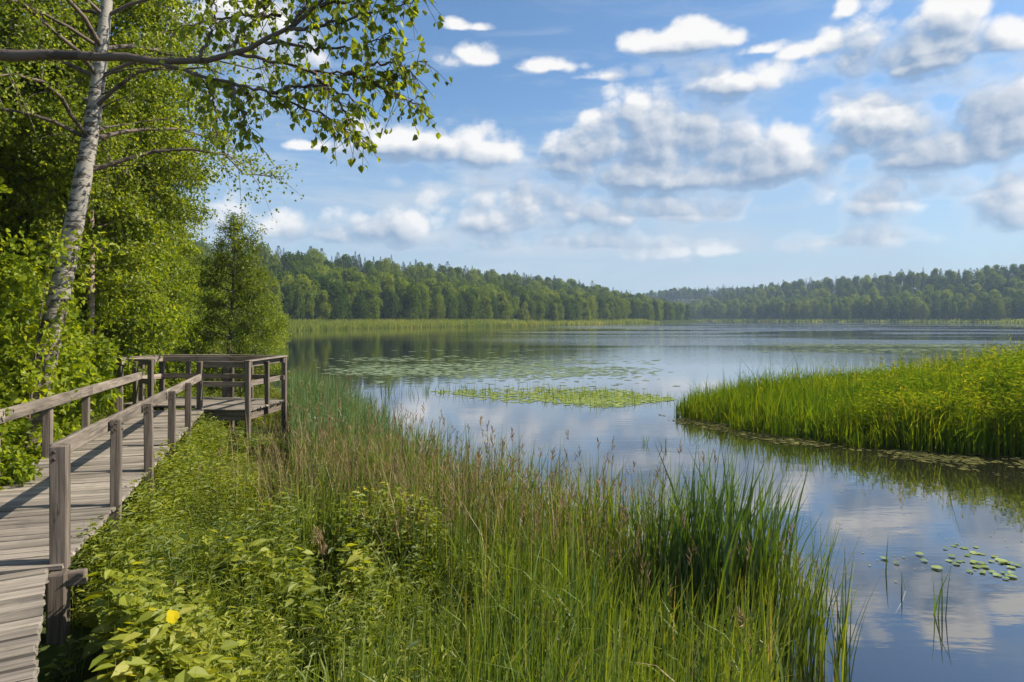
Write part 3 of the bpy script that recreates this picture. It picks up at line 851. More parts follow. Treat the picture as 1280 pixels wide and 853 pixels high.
cnt = [0, 0]
for d, x, sc, k in sorted(rows):
    cnt[k] += 1
    src = lin if k == 0 else birch2
    pxx = x / d * F + 640
    if pxx + 2.2 * sc / d * F > 258:
        sc = min(sc, (EYE + (HZ - np.interp(pxx, [200, 250, 330], [285, 312, 322])) / F * d - gz(x, d)) / (10.0 if k else 8.6))
    hz_ = sc
    copy_tree(src, (x, d, gz(x, d) - .1), (('%s broad leaved tree back from the leaning birch in the left bank wood' if k == 0 else '%s fine leaved birch back from the slender birch in the left bank wood') % (ORD[cnt[k] - 1] if cnt[k] <= 15 else 'sixteenth seventeenth eighteenth nineteenth'.split()[cnt[k] - 16])), rz=R.uniform(0, 6.28), sc=sc * R.uniform(.95, 1.08), group='trees of the wood along the left bank')
# bushes on the bank behind the platform
for kb, (pxx, d, sc) in enumerate(sorted(((205, 22, 1.0), (228, 25, 1.0), (186, 19.5, .75), (240, 31, .8), (256, 38, 1.0), (232, 28, .7), (322, 58, 1.5), (318, 66, 2.0), (330, 82, 2.2), (338, 104, 2.6)), key=lambda q: q[1])):
    x, y = place_px(pxx, d)
    copy_tree(shr, (x, y, gz(x, y)), ORD[kb] + ' green bush back from the platform along the left bank', rz=R.uniform(0, 6), sc=sc, group='bushes on the bank behind the platform')
# the young feathery tree by the water behind the platform
pl_ = grow([(0, 0, -.2), (.04, 0, 1.4), (.14, .03, 3.0), (.20, 0, 4.4), (.32, 0, 5.7)], .072, 84, .10, 1.0, lambda q: 1.30 * min(1, (1.02 - q) / .52) ** .75 + .10, lambda q: .25 + .9 * q ** 2, 22, 50, .085, .036, droop=.22, open_front=True)
x, y = place_px(284, 20.5)
tree('alder_tree', pl_, (M['bark'], M['twig'], M['larch']), (x, y, gz(x, y)), 'young narrow tree with a thin dark stem and pointed top behind the platform')

# ================================================================ the far forest
def far_broad(h, w, n, seed):
    rr = np.random.default_rng(seed)
    mb = MB()
    tube(mb, [(0, 0, -1), (.05, 0, h * .25), (0, .1, h * .6), (0, 0, h * .9)], np.array([.30, .24, .14, .05]) * h / 12, 6, .3, 1)
    lob = []
    for k in range(34):                                   # clumps spread through an egg shaped crown
        z = rr.uniform(.10, .93); rad = w * .5 * math.sin(PI * min(1, (z * .92 + .10))) ** .6
        a = rr.uniform(0, 6.28); q = math.sqrt(rr.uniform(.25, 1))
        lob.append((math.cos(a) * rad * q * .8, math.sin(a) * rad * q * .8, z * h, w * rr.uniform(.15, .26)))
    lob.append((0, 0, h * .9, w * .20))
    for (x, y, z, r) in lob:
        m = int(n / len(lob)); d = rr.normal(size=(m, 3)); d /= np.linalg.norm(d, axis=1)[:, None]
        c = np.array([x, y, z]) + d * r * rr.uniform(.72, 1.08, m)[:, None] * np.array([1, 1, 1.2])
        nn = unit(d + rr.normal(size=(m, 3)) * .55)
        dd = unit(np.cross(nn, rr.normal(size=(m, 3))))
        L = rr.uniform(.36, .72, m) * h / 12
        leaves(mb, c, dd, nn, L, L * .8, np.clip(rr.normal(.45, .16, m) + rr.normal() * .08, 0, 1), 0, False, .15)
    return mb
def far_pine(h, w, n, seed, spruce):
    rr = np.random.default_rng(seed); mb = MB()
    tube(mb, [(0, 0, -1), (0, 0, h * .5), (.05, 0, h * .97)], np.array([.26, .18, .04]) * h / 15, 6, .3, 1)
    z = rr.uniform(.12 if spruce else .38, 1.0, n) ** (1 if spruce else .8)
    if spruce:
        lay = (z * 16) % 1.0
        rad = w * .56 * (1.0 - z) ** .95 * (1.0 - .40 * lay)
    else:
        rad = w * .5 * np.clip((z - .30) / .12, .15, 1) * np.clip(1.02 - z, 0, 1) ** .55 * 1.25 * (.78 + .26 * np.sin(z * 38))
    a = rr.uniform(0, 6.28, n) ; a = a + .35 * np.sin(a * 5 + z * 30)
    q = np.sqrt(rr.uniform(.15, 1, n)) * rad
    c = np.stack([np.cos(a) * q, np.sin(a) * q, z * h - q * .18], 1)
    dd = unit(np.stack([np.cos(a), np.sin(a), np.full(n, -.15 if spruce else .35)], 1) + rr.normal(size=(n, 3)) * .3)
    nn = unit(UP + rr.normal(size=(n, 3)) * .6)
    L = rr.uniform(.5, 1.0, n) * h / 15 * np.clip(1.15 - z, .28, .8)
    dd[:, 2] += np.clip(z - .8, 0, 1) * 4; dd = unit(dd)
    leaves(mb, c, dd, nn, L, L * .5, np.clip(rr.normal(.45, .18, n), 0, 1), 0, False, .15)
    return mb
FB = []
for k, (h, w) in enumerate(((11, 6.2), (12, 5.2), (10, 6.8), (13, 7.0), (12, 4.6))):
    me = far_broad(h, w, 2600, 100 + k).mesh('broadleaf_tree'); me.materials.append(M['farleaf']); me.materials.append(M['bark']); FB.append((me, h))
FC = []
for k, (h, w, sp_) in enumerate(((15, 6.0, True), (14, 5.6, False), (16, 6.2, True), (15, 6.2, False))):
    me = far_pine(h, w, 1900, 200 + k, sp_).mesh('conifer_tree'); me.materials.append(M['farneedle']); me.materials.append(M['bark']); FC.append((me, h))

cand = []
def rowset(poly_line, side, depths, zone, spacing):
    pl = np.array(poly_line, float)
    seg = np.diff(pl, axis=0); L = np.linalg.norm(seg, axis=1); cum = np.concatenate([[0], np.cumsum(L)])
    for (off, hb, hc, pc) in depths:
        s = R.uniform(0, spacing)
        while s < cum[-1]:
            x = np.interp(s, cum, pl[:, 0]); y = np.interp(s, cum, pl[:, 1])
            j = min(np.searchsorted(cum, s) - 1, len(seg) - 1); t = seg[max(j, 0)] / L[max(j, 0)]
            nrm = np.array([-t[1], t[0]]) * side
            o = off + R.uniform(-2.5, 2.5)
            px_, py_ = x + nrm[0] * o, y + nrm[1] * o
            con = R.random() < pc
            h = R.uniform(*(hc if con else hb))
            cand.append((px_, py_, con, h, zone, off))
            s += spacing * R.uniform(.72, 1.3) * (1 + off / 400)
left_line = [(-72, 146), (-62, 168), (-46, 200), (-16, 245), (8, 280), (45, 345), (92, 430), (128, 505), (143, 560), (138, 640)]
rowset(left_line, 1, [(0, (8, 12.0), (10, 13), .0), (7, (10, 13), (12, 14), .03), (14, (11, 14), (12, 15), .06), (22, (12, 15), (13, 16), .15), (31, (12, 15), (13, 16), .2),
                      (41, (12, 15), (13, 17), .25), (53, (12, 15.5), (13, 17), .35), (67, (12, 15.5), (13, 18), .45), (83, (12, 15.5), (13, 17), .5), (101, (12, 15.5), (13.5, 18), .58), (122, (12, 15.5), (14, 18.5), .65), (140, (12, 15), (13, 17), .65)], 'left', 5.6)
right_line = [(1000, 372), (620, 375), (430, 390), (300, 415), (228, 545), (186, 690), (165, 800)]
rowset(right_line, -1, [(0, (11, 15), (10, 13), .0), (9, (13, 16), (13, 16), .02), (19, (13, 17), (14, 17), .05), (31, (13, 17), (14, 17), .1), (46, (13, 17), (15, 18), .2),
                        (64, (13, 17), (14, 18), .3), (86, (13, 17), (14, 18), .35), (112, (13, 17), (14, 18.5), .4), (142, (13, 17), (14, 19), .45), (172, (13, 17), (14, 18), .5)], 'right', 7.2)
rowset([(400, 1000), (60, 1010), (-60, 1080)], 1, [(0, (13, 17), (13, 17), .2), (10, (13, 18), (14, 18), .3), (25, (14, 18), (14, 19), .4), (45, (14, 18), (15, 20), .6), (70, (14, 18), (15, 20), .8)], 'distant', 6)
cx = np.array([c[0] for c in cand]); cy = np.array([c[1] for c in cand])
cz = ground(cx, cy)
pxs = cx / cy * F + 640
inview = (pxs > 300) & (pxs < 1310)
size = np.array([c[3] for c in cand]) / cy
isc = np.array([c[2] for c in cand]); offs = np.array([c[5] for c in cand])
def pick(mask, n):
    ix = np.where(mask)[0]
    return ix[np.argsort(-size[ix] * (1.25 - np.clip(offs[ix], 0, 120) / 300))][:n]
lz = np.array([c[4] == 'left' for c in cand])
single = set(pick(inview & ~isc & lz, 170)) | set(pick(inview & ~isc & ~lz, 120)) | set(pick(inview & isc & lz, 150)) | set(pick(inview & isc & ~lz, 120))
LAB = {('left', False): ('rounded green broadleaf tree in the wood on the left far shore', 'broadleaf trees on the left far shore'),
       ('right', False): ('hazy green broadleaf tree in the wood on the right far shore', 'broadleaf trees on the right far shore'),
       ('left', True): ('dark pointed conifer rising from the wooded ridge on the left far shore', 'conifers on the left far ridge'),
       ('right', True): ('dark hazy conifer rising from the wooded ridge on the right far shore', 'conifers on the right far ridge'),
       ('distant', False): ('bluish broadleaf tree in the farthest wood between the two shores', 'broadleaf trees of the farthest wood'),
       ('distant', True): ('bluish conifer in the farthest wood between the two shores', 'conifers of the farthest wood')}
protos = {}
restp = []
for j, (x, y, con, h, zone, off) in enumerate(cand):
    k = int(R.integers(len(FC) if con else len(FB)))
    me, h0 = (FC if con else FB)[k]
    sc = h / h0; ws = sc * (R.uniform(.85, 1.15) if con or off > 12 else R.uniform(.75, 1.1)); rz = R.uniform(0, 6.28)
    if j in single:
        o = link('conifer_tree' if con else 'broadleaf_tree', me)
        o.location = (x, y, cz[j] - .2); o.scale = (ws, ws, sc); o.rotation_euler = (0, 0, rz)
        lab, grp = LAB[(zone, con)]
        if not con and zone != 'distant':
            front = off < 5
            lab = lab.replace('in the wood', 'of the front row along the reeds' if front else 'behind the front row')
            grp += ', front row' if front else ', behind the front row'
        elif con and zone != 'distant':
            front = off < 60
            lab = lab.replace('rising from the wooded ridge', 'among the leafy trees low on the slope' if front else 'rising from the wooded ridge')
            grp += ', low on the slope' if front else ', along the crest'
        tag(o, lab, 'tree', grp)
        protos.setdefault((con, k), o)
    else:
        restp.append((x, y, cz[j] - .2, ws, sc, rz, (10 if con else 0) + k))
# the remaining trees of the wood, one mass placed by geometry nodes
rp_ = np.array(restp)
me = bpy.data.meshes.new('forest'); me.vertices.add(len(rp_)); me.vertices.foreach_set('co', rp_[:, :3].astype(np.float32).ravel())
at = me.attributes.new('scl', 'FLOAT_VECTOR', 'POINT'); at.data.foreach_set('vector', rp_[:, [3, 3, 4]].astype(np.float32).ravel())
at = me.attributes.new('rz', 'FLOAT', 'POINT'); at.data.foreach_set('value', rp_[:, 5].astype(np.float32))
at = me.attributes.new('sort', 'INT', 'POINT'); at.data.foreach_set('value', rp_[:, 6].astype(np.int32))
forest = tag(link('forest', me), kind='stuff')
ng = bpy.data.node_groups.new('forest_scatter', 'GeometryNodeTree')
ng.interface.new_socket('Geometry', in_out='INPUT', socket_type='NodeSocketGeometry')
ng.interface.new_socket('Geometry', in_out='OUTPUT', socket_type='NodeSocketGeometry')
gi, go = ng.nodes.new('NodeGroupInput'), ng.nodes.new('NodeGroupOutput')
def named(typ, nm):
    n = ng.nodes.new('GeometryNodeInputNamedAttribute'); n.data_type = typ; n.inputs['Name'].default_value = nm
    return n.outputs['Attribute']
scl, rzz, srt = named('FLOAT_VECTOR', 'scl'), named('FLOAT', 'rz'), named('INT', 'sort')
cxyz = ng.nodes.new('ShaderNodeCombineXYZ'); ng.links.new(rzz, cxyz.inputs[2])
jn = ng.nodes.new('GeometryNodeJoinGeometry')
for (con, k), po in protos.items():
    cmp = ng.nodes.new('FunctionNodeCompare'); cmp.data_type = 'INT'; cmp.operation = 'EQUAL'
    ng.links.new(srt, cmp.inputs[2]); cmp.inputs[3].default_value = (10 if con else 0) + k
    oi = ng.nodes.new('GeometryNodeObjectInfo'); oi.inputs['Object'].default_value = po; oi.inputs['As Instance'].default_value = True
    ip = ng.nodes.new('GeometryNodeInstanceOnPoints')
    ng.links.new(gi.outputs[0], ip.inputs['Points']); ng.links.new(cmp.outputs[0], ip.inputs['Selection'])
    ng.links.new(oi.outputs['Geometry'], ip.inputs['Instance']); ng.links.new(cxyz.outputs[0], ip.inputs['Rotation']); ng.links.new(scl, ip.inputs['Scale'])
    ng.links.new(ip.outputs[0], jn.inputs[0])
ng.links.new(jn.outputs[0], go.inputs[0])
md = forest.modifiers.new('scatter', 'NODES'); md.node_group = ng

# ================================================================ reed belts along the far shores
def poly_scatter(n, x0, x1, y0, y1): return R.uniform(x0, x1, n), R.uniform(y0, y1, n)
mb = MB()
def belt(line, width, n, h, w):
    ln = np.array(line, float); seg = np.diff(ln, axis=0); L = np.linalg.norm(seg, axis=1)
    p = (L / (.3 + ln[:-1, 1])); p /= p.sum()
    j = R.choice(len(seg), n, p=p); q = R.uniform(0, 1, n)[:, None]
    t = seg[j] / L[j][:, None]; nr = np.stack([-t[:, 1], t[:, 0]], 1)
    off = R.uniform(-.02, 1, n)[:, None] * width
    b = ln[j] + seg[j] * q + nr * off
    z = np.maximum(ground(b[:, 0], b[:, 1]), 0) - .02
    base = np.concatenate([b, z[:, None]], 1)
    hh = h * R.uniform(.65, 1.15, n); sc = np.clip(b[:, 1] / 160, .6, 4)
    blades(mb, base, hh, w * sc, R.uniform(0, 6.28, n), R.uniform(.05, .5, n), np.clip(R.normal(.45, .25, n) + .2 * fnoise(b[:, 0], b[:, 1], .06), 0, 1), 0, 2)
belt(LAND[16:23], 13, 26000, 1.5, .13)
belt(LAND[12:17], 5, 5000, 1.4, .10)
belt(FAR[1:6][::-1][::-1], -12, 9000, 1.6, .16)
tag(link('far_reeds', mb.mesh('far_reeds'), M['farreed']), kind='stuff')
# ================================================================ plants of the near bank
def scatter(n, x0, x1, y0, y1, bias=1.0):
    """uniform in plan but denser near the camera"""
    y = y0 + (y1 - y0) * R.uniform(0, 1, n) ** bias
    return R.uniform(x0, x1, n), y
def in_cone(x, y, m=.6): return (np.abs(x) < .80 * y + m)
GULLY = np.array([(-2.05, 7.4), (-1.75, 6.2), (-1.45, 5.2), (-1.12, 4.2), (-.9, 3.0)])
def gully(x, y):
    gx_ = np.interp(y, GULLY[::-1, 1], GULLY[::-1, 0])
    return np.exp(-((x - gx_ - .16 * fnoise(y, y, 1.9, 3)) / (.23 + .07 * fnoise(x, y, 2.1, 5))) ** 2) * smst(y, 7.9, 7.2) * (.8 + .2 * fnoise(x, y, 3, 2))
def pts3(x, y, dz=0.0):
    return np.stack([x, y, np.maximum(ground(x, y), -.35) + dz], 1)

# --- reeds standing along the water's edge
x, y = scatter(62000, -8, 3.5, 3.2, 24, 1.35)
s_ = sdist(LAND, x, y)
rag = .35 * fnoise(x, y, 1.3, 2)
k = (s_ > np.where(y < 5.6, -.32, -.55) + rag) & (s_ < 2.5 + .8 * fnoise(x, y, .7) - .06 * np.clip(y - 8, 0, 8)) & (x > -.325 * y) & in_cone(x, y) & ~on_walk(x, y, .12) & (R.uniform(0, 1, len(x)) < np.where(s_ < 0, .45, .8))
x, y, s_ = x[k], y[k], s_[k]
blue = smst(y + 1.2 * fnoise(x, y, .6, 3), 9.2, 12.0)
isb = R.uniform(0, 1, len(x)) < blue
h = np.where(isb, R.uniform(.80, 1.25, len(x)), R.uniform(.75, 1.28, len(x))) * (1 - .28 * smst(s_, .8, 2.4)) * (1 + .10 * fnoise(x, y, .9))
h *= np.where((x > .6) & (y < 6.6), .76, 1.0) * (1 + .16 * fnoise(x, y, 3.1, 9))
cl = fnoise(x, y, 2.2, 5)
rnd = np.clip(R.normal(.42, .2, len(x)) + .14 * cl, 0, 1)
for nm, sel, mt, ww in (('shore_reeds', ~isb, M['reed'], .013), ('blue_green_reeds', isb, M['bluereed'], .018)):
    mb = MB()
    blades(mb, pts3(x[sel], y[sel]), h[sel], ww * R.uniform(.6, 1.3, sel.sum()), R.normal(.4, 1.3, sel.sum()), R.uniform(.0, .55, sel.sum()) ** 1.7, rnd[sel], 0, 4)
    # side leaves half way up the stems
    kk = np.where(sel)[0]; kk = kk[R.uniform(0, 1, len(kk)) < .55]
    bb = pts3(x[kk], y[kk]); bb[:, 2] += h[kk] * R.uniform(.25, .6, len(kk))
    blades(mb, bb, h[kk] * R.uniform(.25, .45, len(kk)), ww * R.uniform(.7, 1.3, len(kk)), R.uniform(0, 6.28, len(kk)), R.uniform(.35, 1.0, len(kk)), np.clip(rnd[kk] + .1, 0, 1), 0, 3)
    tag(link(nm, mb.mesh(nm), mt), kind='stuff')
k = np.where((R.uniform(0, 1, len(x)) < .085 * (1 - .75 * smst(y, 10, 13))) & (y > 5.2) & (s_ < 1.6))[0]
b = pts3(x[k], y[k]); n = len(k); hh = np.clip(h[k] * R.uniform(1.0, 1.22, n), .5, 1.5); az, le = R.uniform(0, 6.28, n), R.uniform(0, .25, n)
mb = MB()
blades(mb, b, hh, .006, az, le, np.full(n, .15), 0, 3)
tipp = b + np.stack([np.cos(az) * hh * le, np.sin(az) * hh * le, hh * (1 - .45 * le * le)], 1)
for q in range(7):
    c = tipp - UP * (q * .018) + R.normal(size=(n, 3)) * .004
    leaves(mb, c, unit(UP + R.normal(size=(n, 3)) * .30), rsphere(n), R.uniform(.045, .09, n), .012, np.clip(R.normal(.25, .2, n), 0, 1))
tag(link('reed_seed_heads', mb.mesh('reed_seed_heads'), M['dry']), kind='stuff')

# --- flowering and dry stalks mixed in, brown band across the middle
mb = MB()
x, y = scatter(15000, -5.5, 2.2, 5.0, 15, 1.1)
s_ = sdist(LAND, x, y)
brown = np.exp(-((s_ - 1.3 - .5 * fnoise(x, y, .8, 1)) / .95) ** 2) * smst(y, 5.6, 7.4) * (1 - .88 * smst(y, 9.3, 12))
k = (s_ > -.35) & (R.uniform(0, 1, len(x)) < brown * .70) & in_cone(x, y) & ~on_walk(x, y, .15)
x, y = x[k], y[k]; n = len(x)
h = R.uniform(.62, 1.22, n); az, le = R.uniform(0, 6.28, n), R.uniform(.02, .4, n)
b = pts3(x, y)
blades(mb, b, h, .006, az, le, np.clip(R.normal(.5, .25, n), 0, 1), 0, 3)
tipp = b + np.stack([np.cos(az) * h * le, np.sin(az) * h * le, h * (1 - .45 * le * le)], 1)
for q in range(4):                                       # seed heads at the tips
    sel = R.uniform(0, 1, n) < .42
    c = tipp[sel] - UP * R.uniform(0, .14, sel.sum())[:, None]
    d = unit(UP + R.normal(size=(len(c), 3)) * .35)
    leaves(mb, c, d, rsphere(len(c)), R.uniform(.05, .11, len(c)), .010, np.clip(R.normal(.4, .25, len(c)), 0, 1))
tag(link('dry_grass', mb.mesh('dry_grass'), M['dry']), kind='stuff')

# --- grass everywhere on the bank
mb = MB()
x, y = scatter(90000, -12, 3.2, 2.9, 26, 1.7)
s_ = sdist(LAND, x, y)
right = (x > redge(y) - .2) & (y > JY) | (y <= JY) & (x > nedge(y) - .05)
k = (s_ > .1) & in_cone(x, y) & ~on_walk(x, y, .06) & (R.uniform(0, 1, len(x)) > .85 * gully(x, y)) & (R.uniform(0, 1, len(x)) < np.where(right, 1, .7))
x, y, s_, right = x[k], y[k], s_[k], right[k]; n = len(x)
dw_ = np.where(y > JY, np.abs(x - redge(y)), np.abs(x - nedge(y)))
kk = ~((y < 5.2) & (dw_ < .42) & right & (R.uniform(0, 1, n) < .85))
x, y, s_, right = x[kk], y[kk], s_[kk], right[kk]; n = len(x)
clump = fnoise(x, y, 1.1, 4)
h = R.uniform(.25, .62, n) * (1 + .35 * clump) * np.where(right, 1, .9)
dist_w = np.where(y > JY, np.abs(x - redge(y)), np.abs(x - nedge(y)))
h *= np.where(dist_w < .5, np.where(y < 5.4, .45, .8), 1.0) * (1 - .6 * gully(x, y)) * np.where((y > 9.5) & (x < -.31 * y) & right, .62, 1)
rnd = np.clip(R.normal(.36, .20, n) + .16 * fnoise(x, y, 1.8, 6) + .16 * smst(s_, 2.2, .5), 0, 1)
blades(mb, pts3(x, y), h, R.uniform(.005, .011, n), R.uniform(0, 6.28, n), R.uniform(.15, 1.0, n), rnd, 0, 3)
tag(link('grass', mb.mesh('grass'), M['grass']), kind='stuff')

# --- leafy herbs: stems with leaves all the way up
mb = MB()
x, y = scatter(17000, -11, 2.2, 2.7, 20, 1.6)
s_ = sdist(LAND, x, y)
k = (s_ > 1.75 + .6 * fnoise(x, y, 1.1, 7)) & in_cone(x, y) & ~on_walk(x, y, np.where(y < 5.3, .03, -.04)) & (R.uniform(0, 1, len(x)) > 1.3 * gully(x, y))
x, y = x[k], y[k]; n = len(x)
right = (x > redge(y) - .2) & (y > JY) | (y <= JY) & (x > nedge(y) - .05)
dist_w = np.where(y > JY, np.abs(x - redge(y)), np.abs(x - nedge(y)))
clump = fnoise(x, y, 1.2, 8)
h = R.uniform(.26, .62, n) * (1 + .55 * clump + .25 * fnoise(x, y, 2.6, 11)) * np.where((y > 9.5) & (x < -.31 * y) & right, .60, 1) * np.where(right, 1, .95)
kk = ~((y < 5.2) & (dist_w < .42) & right & (R.uniform(0, 1, n) < .95))
x, y, h, dist_w, right = x[kk], y[kk], h[kk] * np.where((y[kk] < 5.3) & (dist_w[kk] < .45), .5, 1), dist_w[kk], right[kk]; n = len(x)
b = pts3(x, y)
blades(mb, b, h, .006, R.uniform(0, 6.28, n), R.uniform(0, .3, n), np.full(n, .35), 0, 2)
big = (fnoise(x, y, .8, 9) > .05)
tone = np.clip(.42 + .26 * fnoise(x, y, 1.1, 10) + .12 * fnoise(x, y, 2.7, 3) + R.normal(0, .11, n), 0, 1)
LV = 17
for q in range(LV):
    w = (q + R.uniform(0, 1, n)) / LV
    az = q * 2.4 + R.uniform(-.6, .6, n) + x * 7
    out = np.stack([np.cos(az), np.sin(az), np.zeros(n)], 1)
    c = b + UP * (h * (.25 + .75 * w))[:, None] + out * .02
    d = unit(out + UP * R.uniform(-.35, .55, n)[:, None])
    nn = unit(UP + rsphere(n) * .5)
    L = np.where(big, R.uniform(.055, .115, n), R.uniform(.06, .10, n)) * (1.1 - .35 * w)
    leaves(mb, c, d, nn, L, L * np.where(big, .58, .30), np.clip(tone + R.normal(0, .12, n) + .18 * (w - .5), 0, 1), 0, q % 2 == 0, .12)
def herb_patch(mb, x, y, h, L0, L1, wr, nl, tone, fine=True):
    n = len(x); b = pts3(x, y)
    blades(mb, b, h, .007, R.uniform(0, 6.28, n), R.uniform(0, .3, n), np.full(n, .35), 0, 2)
    for q in range(nl):
        w = (q + R.uniform(0, 1, n)) / nl
        az = q * 2.4 + R.uniform(-.6, .6, n) + x * 7
        out = np.stack([np.cos(az), np.sin(az), np.zeros(n)], 1)
        L = R.uniform(L0, L1, n) * (1.1 - .35 * w)
        leaves(mb, b + UP * (h * (.2 + .8 * w))[:, None] + out * .02, unit(out + UP * R.uniform(-.3, .5, n)[:, None]), unit(UP + rsphere(n) * .45), L, L * wr,
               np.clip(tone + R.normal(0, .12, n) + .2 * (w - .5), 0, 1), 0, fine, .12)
y = R.uniform(5.7, 13.4, 620) ; x = redge(y) + .02 + R.uniform(0, 1, 620) ** 1.5 * .55
herb_patch(mb, x, y, R.uniform(.42, .80, 620), .06, .11, .42, 14, .45 + .2 * fnoise(x, y, 1.5, 4))
y = R.uniform(3.2, 6.2, 560); x = R.uniform(-3.1, -1.25, 560)
k = (x > nedge(y) + .38) & (gully(x, y) < .25) & (fnoise(x, y, 1.6, 12) > -.25)
x, y = x[k], y[k]
herb_patch(mb, x, y, R.uniform(.34, .72, len(x)), .10, .20, .68, 9, .62 + .2 * fnoise(x, y, 1.5, 2))
y = R.uniform(3.8, 8.5, 900); x = R.uniform(-3.6, .6, 900)
k = (sdist(LAND, x, y) > 1.6) & (x > redge(y) + .3) & (x > nedge(y) + .4) & (gully(x, y) < .3) & (fnoise(x, y, 1.1, 14) > .25)
x, y = x[k], y[k]
herb_patch(mb, x, y, R.uniform(.40, .85, len(x)), .08, .14, .30, 18, .30 + .25 * fnoise(x, y, 1.5, 6))
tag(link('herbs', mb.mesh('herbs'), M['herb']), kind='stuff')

# --- the dark cattail clump at the water's edge, lower right
def clump_thing(name, c, n, rx, ry, hlo, hhi, w, label, cat, mt, lean=(.02, .3), group=None, seg=5, part='leaves'):
    e = empty(name, (c[0], c[1], -.25), label, cat, group)
    mb = MB()
    a = R.uniform(0, 6.28, n); q = np.sqrt(R.uniform(0, 1, n))
    b = np.stack([np.cos(a) * q * rx, np.sin(a) * q * ry, np.zeros(n)], 1)
    blades(mb, b, R.uniform(hlo, hhi, n) + .25, w * R.uniform(.7, 1.25, n), R.normal(.5, 1.2, n), R.uniform(*lean, n), np.clip(R.normal(.35, .2, n), 0, 1), 0, seg)
    tag(link(part, mb.mesh(part), mt, e), kind='stuff')
    return e
M['cattail'] = leaf_mat('cattail_leaf', [(0, (.035, .08, .012)), (.5, (.085, .15, .018)), (1, (.16, .22, .026))], .46, .05)
clump_thing('cattail_clump', (1.80, 5.75), 270, .44, .42, 1.12, 1.70, .030, 'tall dark green cattail clump standing in the shallows at lower centre right', 'cattail', M['cattail'])
clump_thing('cattail_clump', (1.32, 5.95), 110, .24, .35, .95, 1.50, .020, 'narrower green reed clump at the left foot of the tall dark cattails', 'cattail', M['cattail'])
clump_thing('reed_clump', (2.15, 5.45), 230, .32, .42, .75, 1.25, .012, 'loose lighter reeds just right of the tall dark cattails', 'reeds', M['reed'])
clump_thing('reed_clump', (2.46, 5.1), 26, .07, .10, .55, .98, .013, 'outermost upright reed tuft at the right end of the near reeds', 'reeds', M['reed'], (.02, .25))
# --- dry plumes
def plume(base, tip, n, spread, label):
    e = empty('dry_plume', base, label, 'dry grass')
    mb, st_ = MB(), MB()
    v = np.array(tip) - np.array(base)
    pth = smooth_path(np.array([(0, 0, 0), v * .4 + np.array([0, 0, .06]), v * .8 + np.array([0, 0, .05]), v]), 12)
    tube(st_, pth, np.linspace(.006, .002, 12), 4)
    i = R.uniform(4, 11, n); c = np.stack([np.interp(i, np.arange(12), pth[:, k]) for k in range(3)], 1)
    d = unit(unit(v) * .9 + R.normal(size=(n, 3)) * .5)
    leaves(mb, c + R.normal(size=(n, 3)) * spread, d, rsphere(n), R.uniform(.03, .085, n), .007, np.clip(R.normal(.5, .3, n), 0, 1))
    link('stem', st_.mesh('stem'), M['dry'], e); link('plume', mb.mesh('plume'), M['dry'], e)
def near_pt(px, py, d): return AT(px, py, d)
plume((1.72, 4.75, .1), AT(925, 770, 4.7), 150, .012, 'long drooping tan seed plume in front of the dark cattails')
plume((.40, 4.8, .2), AT(685, 772, 4.8), 190, .035, 'fluffy brown dry plume at the bottom centre among green grass')
plume((-1.75, 6.4, .25), AT(398, 668, 6.4), 120, .03, 'withered brown stalk beside the dark gap in the plants')
plume((1.12, 6.9, .0), AT(832, 565, 6.9), 60, .012, 'single tall reed with a dark seed head left of the cattails')
# --- the yellow leaf and a few large leaves
e = near_pt(218, 771, 3.9)
mb = MB(); a = np.linspace(0, 2 * PI, 21)[:-1]
rr_ = .036 * (1 + .10 * np.cos(5 * a) + .06 * np.sin(3 * a)) * (1 - .28 * np.cos(a))
v = np.stack([np.cos(a) * rr_, np.sin(a) * rr_, .004 * np.cos(2 * a)], 1); v = np.vstack([[(0, 0, -.004)], v])
mb.add(v, [(0, k + 1, (k + 1) % 20 + 1) for k in range(20)], .6)
o = link('yellow_leaf', mb.mesh('yellow_leaf'), M['yellow'], None, e); o.rotation_euler = (.95, .35, .5)
tag(o, 'single bright yellow fallen leaf lying on the green herbs', 'leaf')

# ================================================================ reed island on the right
mb = MB()
x, y = R.uniform(4, 20.5, 60000), R.uniform(11, 27.5, 60000)
s_ = sdist(ISLE, x, y)
k = (s_ > -.05 + .42 * fnoise(x, y, 1.7, 3)) & in_cone(x, y, .8) & ((s_ < 2.2) | (R.uniform(0, 1, len(x)) < .8))
x, y, s_ = x[k], y[k], s_[k]; n = len(x)
pxx = x / y * F + 640
h = np.interp(pxx, [850, 950, 1100, 1200, 1300], [.78, .88, .92, 1.10, 1.32]) * R.uniform(.50, 1.10, n) * (1 + .26 * fnoise(x, y, 1.0, 2) + .24 * fnoise(x, y, 2.9, 7))
h *= np.where(R.uniform(0, 1, n) < .06, R.uniform(1.15, 1.6, n), 1)
h *= np.where(s_ < .25, .72, 1) * np.where(fnoise(x, y, 1.9, 21) < -.42, .55, 1)
rnd = np.clip(R.normal(.45, .18, n) + .28 * fnoise(x, y, .7, 4) + .12 * smst(pxx, 1050, 1250), 0, 1)
blades(mb, pts3(x, y), h, .022 * R.uniform(.6, 1.3, n), R.uniform(0, 6.28, n), R.uniform(.0, .85, n) ** 1.5, rnd, 0, 3)
tag(link('island_reeds', mb.mesh('island_reeds'), M['isle']), kind='stuff')
mb = MB()                                                # leafier weeds on its right part
x, y = R.uniform(7, 19, 7000), R.uniform(12, 24, 7000)
s_ = sdist(ISLE, x, y); pxx = x / y * F + 640
k = (s_ > .35) & in_cone(x, y, .8) & (R.uniform(0, 1, len(x)) < smst(pxx, 1010, 1160))
x, y, pxx = x[k], y[k], pxx[k]; n = len(x); b = pts3(x, y)
